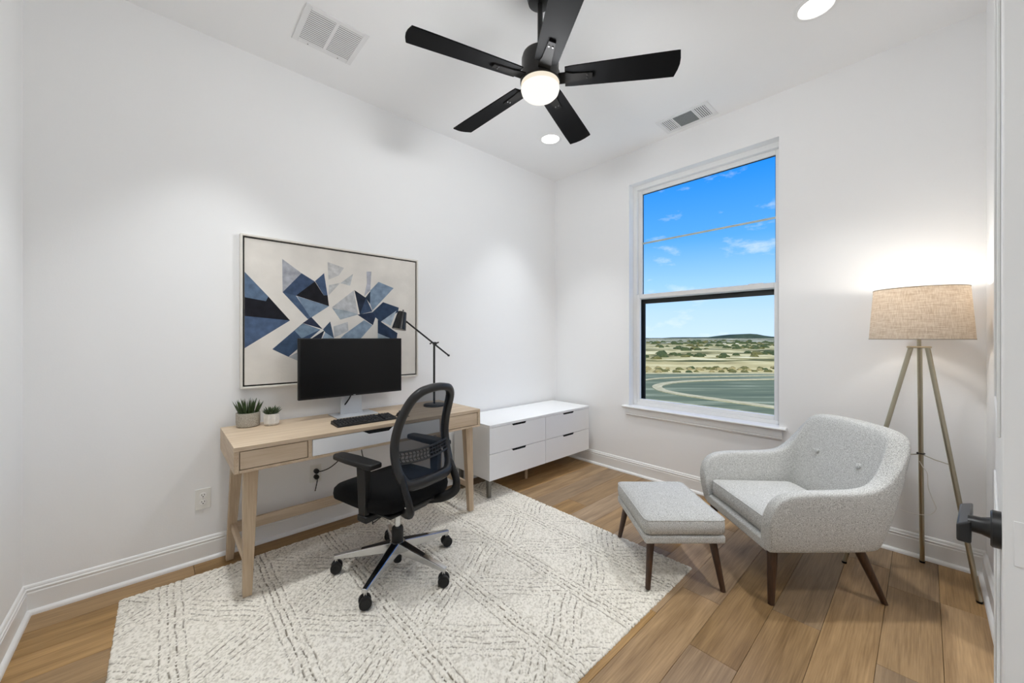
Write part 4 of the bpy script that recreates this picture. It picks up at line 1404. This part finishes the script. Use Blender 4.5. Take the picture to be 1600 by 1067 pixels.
vs, fs = [], []
NZ, NX = 26, 12
for i in range(NZ + 1):
    z = 0.556 + (1.016 - 0.556) * i / NZ
    w_, ye = edge(z)
    for j in range(NX + 1):
        u = -1 + 2 * j / NX
        vs.append((u * w_, ye - 0.016 * (1 - u * u) + 0.004, z))
for i in range(NZ):
    for j in range(NX):
        a = i * (NX + 1) + j
        fs.append((a, a + 1, a + NX + 2, a + NX + 1))
MB().add(vs, fs).build('mesh_panel', seethrough('mesh_weave', C(42, 50, 61), 0.68), oc, angle=80)
# lumbar band: two rails and a lattice
lm = MB()


def lum(u, z):
    w_, ye = edge(z)
    return Vector((u * (w_ - 0.012), ye - 0.016 * (1 - u * u) - 0.012, z + 0.010 * (u * u)))


for z in (0.648, 0.702):
    lm.tube([lum(-1 + 2 * i / 16, z) for i in range(17)], 0.0055, 8)
for row, (za, zb) in enumerate(((0.648, 0.666), (0.666, 0.684), (0.684, 0.702))):
    for i in range(15):
        u = -0.95 + 1.9 * i / 14
        du = 0.05 if (row % 2) else -0.05
        lm.tube([lum(u - du / 2, za), lum(u + du / 2, zb)], 0.0026, 5)
for z in (0.666, 0.684):
    lm.tube([lum(-1 + 2 * i / 16, z) for i in range(17)], 0.0024, 6)
lm.build('lumbar_support', FRAMEP, oc)
for s in (-1, 1):
    MB().tube(smooth([(s * 0.164, -0.226, 0.605), (s * 0.170, -0.262, 0.535), (s * 0.168, -0.284, 0.485), (s * 0.156, -0.278, 0.436), (s * 0.120, -0.210, 0.396), (s * 0.07, -0.09, 0.372)], 5), [0.014] + [0.020] * 12 + [0.024] * 8 + [0.022] * 5, 12, flat=(1.1, 0.8)).build('back_upright', BLACK, oc)
    MB().lathe([(0, -0.002), (0.004, -0.002), (0.004, 0.002), (0, 0.002)], 10, (s * 0.188, -0.285, 0.470), 'x').build('screw', CHROME, oc)
    # arm rest: pad, post, bracket
    x = s * 0.245
    pad = [(-0.034, -0.145), (-0.039, -0.12), (-0.042, 0.05), (-0.034, 0.165), (-0.022, 0.182), (0.022, 0.182), (0.034, 0.165), (0.042, 0.05), (0.039, -0.12), (0.034, -0.145)]
    MB().prism([(x + a, b) for a, b in pad], 0.640, 0.668, 'z').build('arm_pad', BLACK, oc, bevel=0.009, bseg=3)
    MB().hexa([(x - 0.014, -0.075, 0.40), (x + 0.014, -0.075, 0.40), (x + 0.014, -0.022, 0.40), (x - 0.014, -0.022, 0.40)], [(x - 0.018, -0.08, 0.632), (x + 0.018, -0.08, 0.632), (x + 0.018, -0.010, 0.632), (x - 0.018, -0.010, 0.632)]).box((x - 0.024, -0.10, 0.6322), (x + 0.024, 0.06, 0.6405)).build('arm_post', BLACK, oc, bevel=0.005)
    xa, xb = sorted((s * 0.15, s * 0.262))
    MB().box((xa, -0.085, 0.365), (xb, -0.012, 0.3995)).build('arm_bracket', BLACK, oc, bevel=0.008, bseg=3)

# ------------------------------------------------------------------ armchair
RZA = HEAD - PI / 2
ac = thing('armchair', at(1.55, 2.125), RZA, 'light grey tweed armchair with dark tapered wooden legs', 'armchair')
#   x_top   y_top   z_top   x_bot  y_bot   nx    ny   thick
ST = [(-0.338, -0.335, 0.385, -0.318, -0.305, 0.0, 1.0, 0.062),
      (-0.334, -0.345, 0.450, -0.314, -0.314, 0.0, 1.0, 0.066),
      (-0.308, -0.352, 0.512, -0.292, -0.320, 0.0, 1.0, 0.067),
      (-0.255, -0.356, 0.548, -0.245, -0.322, 0.0, 1.0, 0.067),
      (-0.17, -0.358, 0.560, -0.165, -0.324, 0.0, 1.0, 0.067),
      (-0.04, -0.358, 0.560, -0.04, -0.324, 0.0, 1.0, 0.067),
      (0.09, -0.357, 0.562, 0.075, -0.322, 0.0, 1.0, 0.070),
      (0.185, -0.355, 0.580, 0.140, -0.320, -0.10, 1.0, 0.080),
      (0.262, -0.350, 0.650, 0.185, -0.315, -0.35, 0.94, 0.086),
      (0.335, -0.336, 0.745, 0.220, -0.302, -0.6, 0.80, 0.094),
      (0.392, -0.300, 0.803, 0.243, -0.270, -0.86, 0.5, 0.10),
      (0.418, -0.225, 0.822, 0.256, -0.205, -0.98, 0.2, 0.10),
      (0.428, -0.115, 0.828, 0.262, -0.105, -1.0, 0.05, 0.10),
      (0.431, 0.0, 0.830, 0.264, 0.0, -1.0, 0.0, 0.10)]
ST = ST + [(a, -b, c, d, -e, f, -g, h) for a, b, c, d, e, f, g, h in ST[-2::-1]]
vs, fs = [], []
for xt, yt, zt, xb, yb, nx_, ny_, th in ST:
    l = math.hypot(nx_, ny_)
    nv = Vector((nx_ / l, ny_ / l, 0))
    bot = Vector((xb, yb, 0.252))
    top = Vector((xt, yt, zt))
    ring_pts = []
    for t, bul in ((0.0, 0.014), (0.06, 0.0), (0.3, -0.008), (0.62, -0.008), (0.95, 0.0)):
        p = bot.lerp(top, t) + nv * bul
        ring_pts.append(p)
    ring_pts.append(top + nv * (th * 0.14) + Vector((0, 0, 0.0)))
    ring_pts.append(top + nv * (th * 0.86) + Vector((0, 0, 0.0)))
    itop = top + nv * th
    ibot = Vector((xb, yb, 0.275)) + nv * (th + 0.012)
    if nx_ < -0.3:
        ibot = Vector((xb, yb, 0.275)) + nv * (th + 0.012 - 0.02)
    for t in (0.95, 0.62, 0.3, 0.0):
        ring_pts.append(ibot.lerp(itop, t))
    vs += [tuple(p) for p in ring_pts]
n = 11
for i in range(len(ST) - 1):
    for k in range(n):
        fs.append((i * n + k, i * n + (k + 1) % n, (i + 1) * n + (k + 1) % n, (i + 1) * n + k))
fs.append(tuple(range(n - 1, -1, -1)))
fs.append(tuple((len(ST) - 1) * n + k for k in range(n)))
MB().add(vs, fs).build('shell', GREYF, ac, sub=2)
MB().prism([(-0.322, -0.285), (-0.322, 0.285), (-0.26, 0.275), (0.20, 0.262), (0.225, 0.22), (0.225, -0.22), (0.20, -0.262), (-0.26, -0.275)][::-1], 0.249, 0.308, 'z').build('seat_base', GREYF, ac, bevel=0.014, bseg=3)


def cushion(poly, z0, z1, crown, name, parent, mat, rnd=0.022):
    """soft box over a plan polygon: rounded edge rows and a crowned top"""
    cx_ = sum(p[0] for p in poly) / len(poly)
    cy_ = sum(p[1] for p in poly) / len(poly)
    # dense outline with rounded corners
    out_ = []
    npoly = len(poly)
    for i in range(npoly):
        p = Vector(poly[i])
        a = Vector(poly[i - 1]) - p
        b = Vector(poly[(i + 1) % npoly]) - p
        rc = min(0.035, a.length * 0.3, b.length * 0.3)
        pa, pb = p + a.normalized() * rc, p + b.normalized() * rc
        for t in (0, 0.25, 0.5, 0.75, 1):
            out_.append(pa * (1 - t) ** 2 + p * 2 * t * (1 - t) + pb * t * t)
        q = Vector(poly[(i + 1) % npoly])
        na = Vector(poly[i]) - q
        rc2 = min(0.035, na.length * 0.3, (Vector(poly[(i + 2) % npoly]) - q).length * 0.3)
        pn = q + na.normalized() * rc2
        for t in (0.2, 0.4, 0.6, 0.8):
            out_.append(pb.lerp(pn, t))
    K = len(out_)
    c = Vector((cx_, cy_))
    vs_, fs_ = [], []
    ext = max((p - c).length for p in out_)
    rows_ = []
    for inset, z in ((rnd, z0), (0.003, z0 + rnd * 0.5), (0.0, (z0 + z1) / 2), (0.002, z1 - rnd * 0.45), (rnd * 0.55, z1)):
        rows_.append([(p + (c - p).normalized() * inset, z) for p in out_])
    for f in (0.86, 0.66, 0.40, 0.15):
        rows_.append([(c + (p - c) * f, z1 + crown * (1 - f ** 2.2)) for p in out_])
    for row_ in rows_:
        for p, z in row_:
            vs_.append((p.x, p.y, z))
    for l in range(len(rows_) - 1):
        for j in range(K):
            fs_.append((l * K + j, l * K + (j + 1) % K, (l + 1) * K + (j + 1) % K, (l + 1) * K + j))
    fs_.append(tuple(range(K - 1, -1, -1)))
    fs_.append(tuple((len(rows_) - 1) * K + j for j in range(K)))
    o = MB().add(vs_, fs_).build(name, mat, parent, angle=80)
    # piping along both edges
    for nm, z, ins in (('piping', z1 - rnd * 0.22, 0.0045),):
        MB().tube([((p + (c - p).normalized() * ins).x, (p + (c - p).normalized() * ins).y, z) for p in out_], 0.0035, 6, closed=True).build(nm, mat, o)
    return o


cushion([(-0.305, -0.258), (0.17, -0.225), (0.17, 0.225), (-0.305, 0.258)], 0.3085, 0.402, 0.020, 'seat_cushion', ac, GREYF)


def back_face(yl, z):
    """approximate inner back surface x at height z"""
    t = (z - 0.275) / (0.83 - 0.275)
    return 0.264 - 0.092 + (0.431 - 0.10 - 0.264 + 0.092) * t


for yy in (0.135, -0.135):
    z = 0.615
    M = Matrix.Translation((back_face(yy, z) - 0.003, yy, z)) @ Euler((0, math.radians(-73), 0)).to_matrix().to_4x4()
    MB().lathe([(0, 0.013), (0.009, 0.012), (0.0145, 0.008), (0.0155, 0.002), (0.012, -0.004), (0, -0.004)], 20).xf(M).build('button', GREYF, ac)


def tleg(parent, top, foot, rt, rf):
    t, f = Vector(top), Vector(foot)
    vs_ = []
    K = 18
    for p, r in ((f, rf), (t, rt)):
        vs_ += [(p.x + r * math.cos(2 * PI * j / K), p.y + r * math.sin(2 * PI * j / K), p.z) for j in range(K)]
    fs_ = [(j, (j + 1) % K, K + (j + 1) % K, K + j) for j in range(K)] + [tuple(range(K - 1, -1, -1)), tuple(range(K, 2 * K))]
    return MB().add(vs_, fs_).build('leg', WALNUT, parent, bevel=0.002)


for s in (-1, 1):
    tleg(ac, (-0.275, s * 0.262, 0.256), (-0.298, s * 0.288, 0), 0.024, 0.0145)
    tleg(ac, (0.150, s * 0.255, 0.256), (0.252, s * 0.288, 0), 0.024, 0.0135)

# ------------------------------------------------------------------ ottoman
ot = thing('ottoman', at(0.880, 2.180), RZA, 'light grey tweed ottoman with dark legs beside the rug', 'ottoman')
cushion([(-0.208, -0.262), (0.208, -0.262), (0.208, 0.262), (-0.208, 0.262)], 0.283, 0.366, 0.022, 'cushion', ot, GREYF)
MB().box((-0.205, -0.256, 0.240), (0.205, 0.256, 0.2825)).build('base', GREYF, ot, bevel=0.012, bseg=3)
for sx_ in (-1, 1):
    for sy_ in (-1, 1):
        p = ot.matrix_basis
        zf = RZ if sx_ < 0 else 0.0
        tleg(ot, (sx_ * 0.160, sy_ * 0.205, 0.2415), (sx_ * 0.191, sy_ * 0.252, zf), 0.020, 0.0125)

# ------------------------------------------------------------------ floor lamp
LX, LY = -0.269, -2.811
fl_ = thing('floor_lamp', (LX, LY, 0), 0, 'tripod floor lamp with a wide beige linen drum shade', 'lamp')
feet = [(-0.068 - LX, -2.822 - LY), (-0.353 - LX, -3.012 - LY), (-0.400 - LX, -2.520 - LY)]
HZ = 1.236
for fx, fy in feet:
    l = math.hypot(fx, fy)
    tx, ty = fx / l * 0.034, fy / l * 0.034
    foot_m = MB().tube([(fx, fy, 0.006), (tx, ty, HZ - 0.004)], 0.0105, 16)
    lg = foot_m.build('leg', BRASS, fl_)
    MB().lathe([(0, 0), (0.011, 0), (0.0125, 0.010), (0, 0.010)], 14, (fx, fy, 0)).build('foot_cap', BLACK, lg)
MB().lathe([(0, HZ - 0.005), (0.046, HZ - 0.005), (0.048, HZ), (0.046, HZ + 0.005), (0, HZ + 0.005)], 32).build('hub_plate', BRASS, fl_)
MB().tube([(0, 0, HZ), (0, 0, HZ + 0.12)], 0.0085, 14).build('stem', BRASS, fl_)
MB().lathe([(0, HZ + 0.1205), (0.016, HZ + 0.1205), (0.016, HZ + 0.165), (0, HZ + 0.165)], 18).build('socket', BRASS, fl_)
MB().lathe([(0, HZ + 0.1655), (0.013, HZ + 0.166), (0.018, HZ + 0.182), (0.030, HZ + 0.205), (0.031, HZ + 0.222), (0.022, HZ + 0.24), (0, HZ + 0.247)], 24).build('bulb', glow('bulb_glow', (1, 0.84, 0.62, 1), 5), fl_)
lamp('lamp_bulb', 'POINT', LAMP_W, (0, 0, HZ + 0.29), (1, 0.95, 0.88), fl_, 0.03)
# linen shade
lm_ = bpy.data.materials.new('linen')
lm_.use_nodes = True
nt = lm_.node_tree
nt.nodes.clear()
L = nt.links
oo = nt.nodes.new('ShaderNodeOutputMaterial')
df = nt.nodes.new('ShaderNodeBsdfDiffuse')
tl = nt.nodes.new('ShaderNodeBsdfTranslucent')
mx_ = nt.nodes.new('ShaderNodeMixShader')
mx_.inputs[0].default_value = 0.42
tcn = nt.nodes.new('ShaderNodeTexCoord')
cols = []
for sc_ in ((18, 18, 330), (330, 330, 30)):
    mpn = nt.nodes.new('ShaderNodeMapping')
    mpn.inputs['Scale'].default_value = sc_
    nn_ = nt.nodes.new('ShaderNodeTexNoise')
    nn_.inputs['Scale'].default_value = 1.0
    nn_.inputs['Detail'].default_value = 3
    L.new(tcn.outputs['Object'], mpn.inputs['Vector'])
    L.new(mpn.outputs[0], nn_.inputs['Vector'])
    cols.append(nn_)
am = nt.nodes.new('ShaderNodeMath')
am.operation = 'ADD'
L.new(cols[0].outputs['Fac'], am.inputs[0])
L.new(cols[1].outputs['Fac'], am.inputs[1])
hm = nt.nodes.new('ShaderNodeMath')
hm.operation = 'MULTIPLY'
hm.inputs[1].default_value = 0.5
L.new(am.outputs[0], hm.inputs[0])
rr = nt.nodes.new('ShaderNodeValToRGB')
rr.color_ramp.elements[0].position = 0.38
rr.color_ramp.elements[0].color = C(204, 189, 170)
rr.color_ramp.elements[1].position = 0.60
rr.color_ramp.elements[1].color = C(236, 227, 214)
L.new(hm.outputs[0], rr.inputs[0])
L.new(rr.outputs[0], df.inputs['Color'])
L.new(rr.outputs[0], tl.inputs['Color'])
L.new(df.outputs[0], mx_.inputs[1])
L.new(tl.outputs[0], mx_.inputs[2])
L.new(mx_.outputs[0], oo.inputs[0])
Z0, Z1, R0, R1 = 1.279, 1.548, 0.198, 0.180
shd = MB().lathe([(R0, Z0), (R1, Z1), (R1 - 0.0015, Z1), (R0 - 0.0015, Z0), (R0, Z0)], 64).build('shade', lm_, fl_, angle=60)
RIMM = plain('shade_rim', C(150, 140, 124), 0.7)
for r_, z_ in ((R0, Z0), (R1, Z1)):
    MB().tube([((r_ - 0.0007) * math.cos(2 * PI * i / 64), (r_ - 0.0007) * math.sin(2 * PI * i / 64), z_) for i in range(64)], 0.0022, 6, closed=True).build('rim', RIMM, shd)
sp = MB()
for i in range(3):
    a = 2 * PI * i / 3 + 0.4
    sp.tube([(0.015 * math.cos(a), 0.015 * math.sin(a), HZ + 0.15), (0.19 * math.cos(a), 0.19 * math.sin(a), HZ + 0.11)], 0.0018, 6)
sp.build('spider', BRASS, shd)
# spreader wires between the legs, ring clamp, hanging white cord
zb = 0.638
bp_ = []
for fx, fy in feet:
    l = math.hypot(fx, fy)
    tx, ty = fx / l * 0.034, fy / l * 0.034
    t = zb / HZ
    bp_.append(Vector((fx + (tx - fx) * t, fy + (ty - fy) * t, zb)))
for a, b in ((0, 1), (0, 2)):
    MB().tube([bp_[a], (bp_[a] + bp_[b]) / 2 + Vector((0, 0, -0.004)), bp_[b]], 0.0022, 6).build('spreader_wire', BRASS, fl_)
q = bp_[0]
MB().tube([(q.x + 0.0145 * math.cos(2 * PI * i / 20), q.y + 0.0145 * math.sin(2 * PI * i / 20), q.z + 0.004) for i in range(20)], 0.0035, 8, closed=True).tube([(q.x - 0.014, q.y + 0.004, q.z + 0.004), (q.x - 0.034, q.y + 0.014, q.z + 0.008)], 0.0035, 8).build('ring_clamp', BLACKM, fl_)
wc = [Vector((q.x - 0.014, q.y + 0.006, 0.60)), Vector((q.x - 0.018, q.y - 0.006, 0.575)), Vector((q.x - 0.02, q.y - 0.024, 0.54)), Vector((q.x - 0.014, q.y - 0.028, 0.46)), Vector((q.x - 0.018, q.y - 0.05, 0.385)), Vector((q.x - 0.018, q.y - 0.056, 0.352)), Vector((q.x - 0.018, q.y - 0.03, 0.315)), Vector((q.x - 0.016, q.y + 0.03, 0.300)), Vector((q.x - 0.012, q.y + 0.085, 0.305))]
MB().tube(smooth(wc, 6), 0.0019, 6).build('cord', plain('cord_white', C(232, 230, 224), 0.5), fl_)
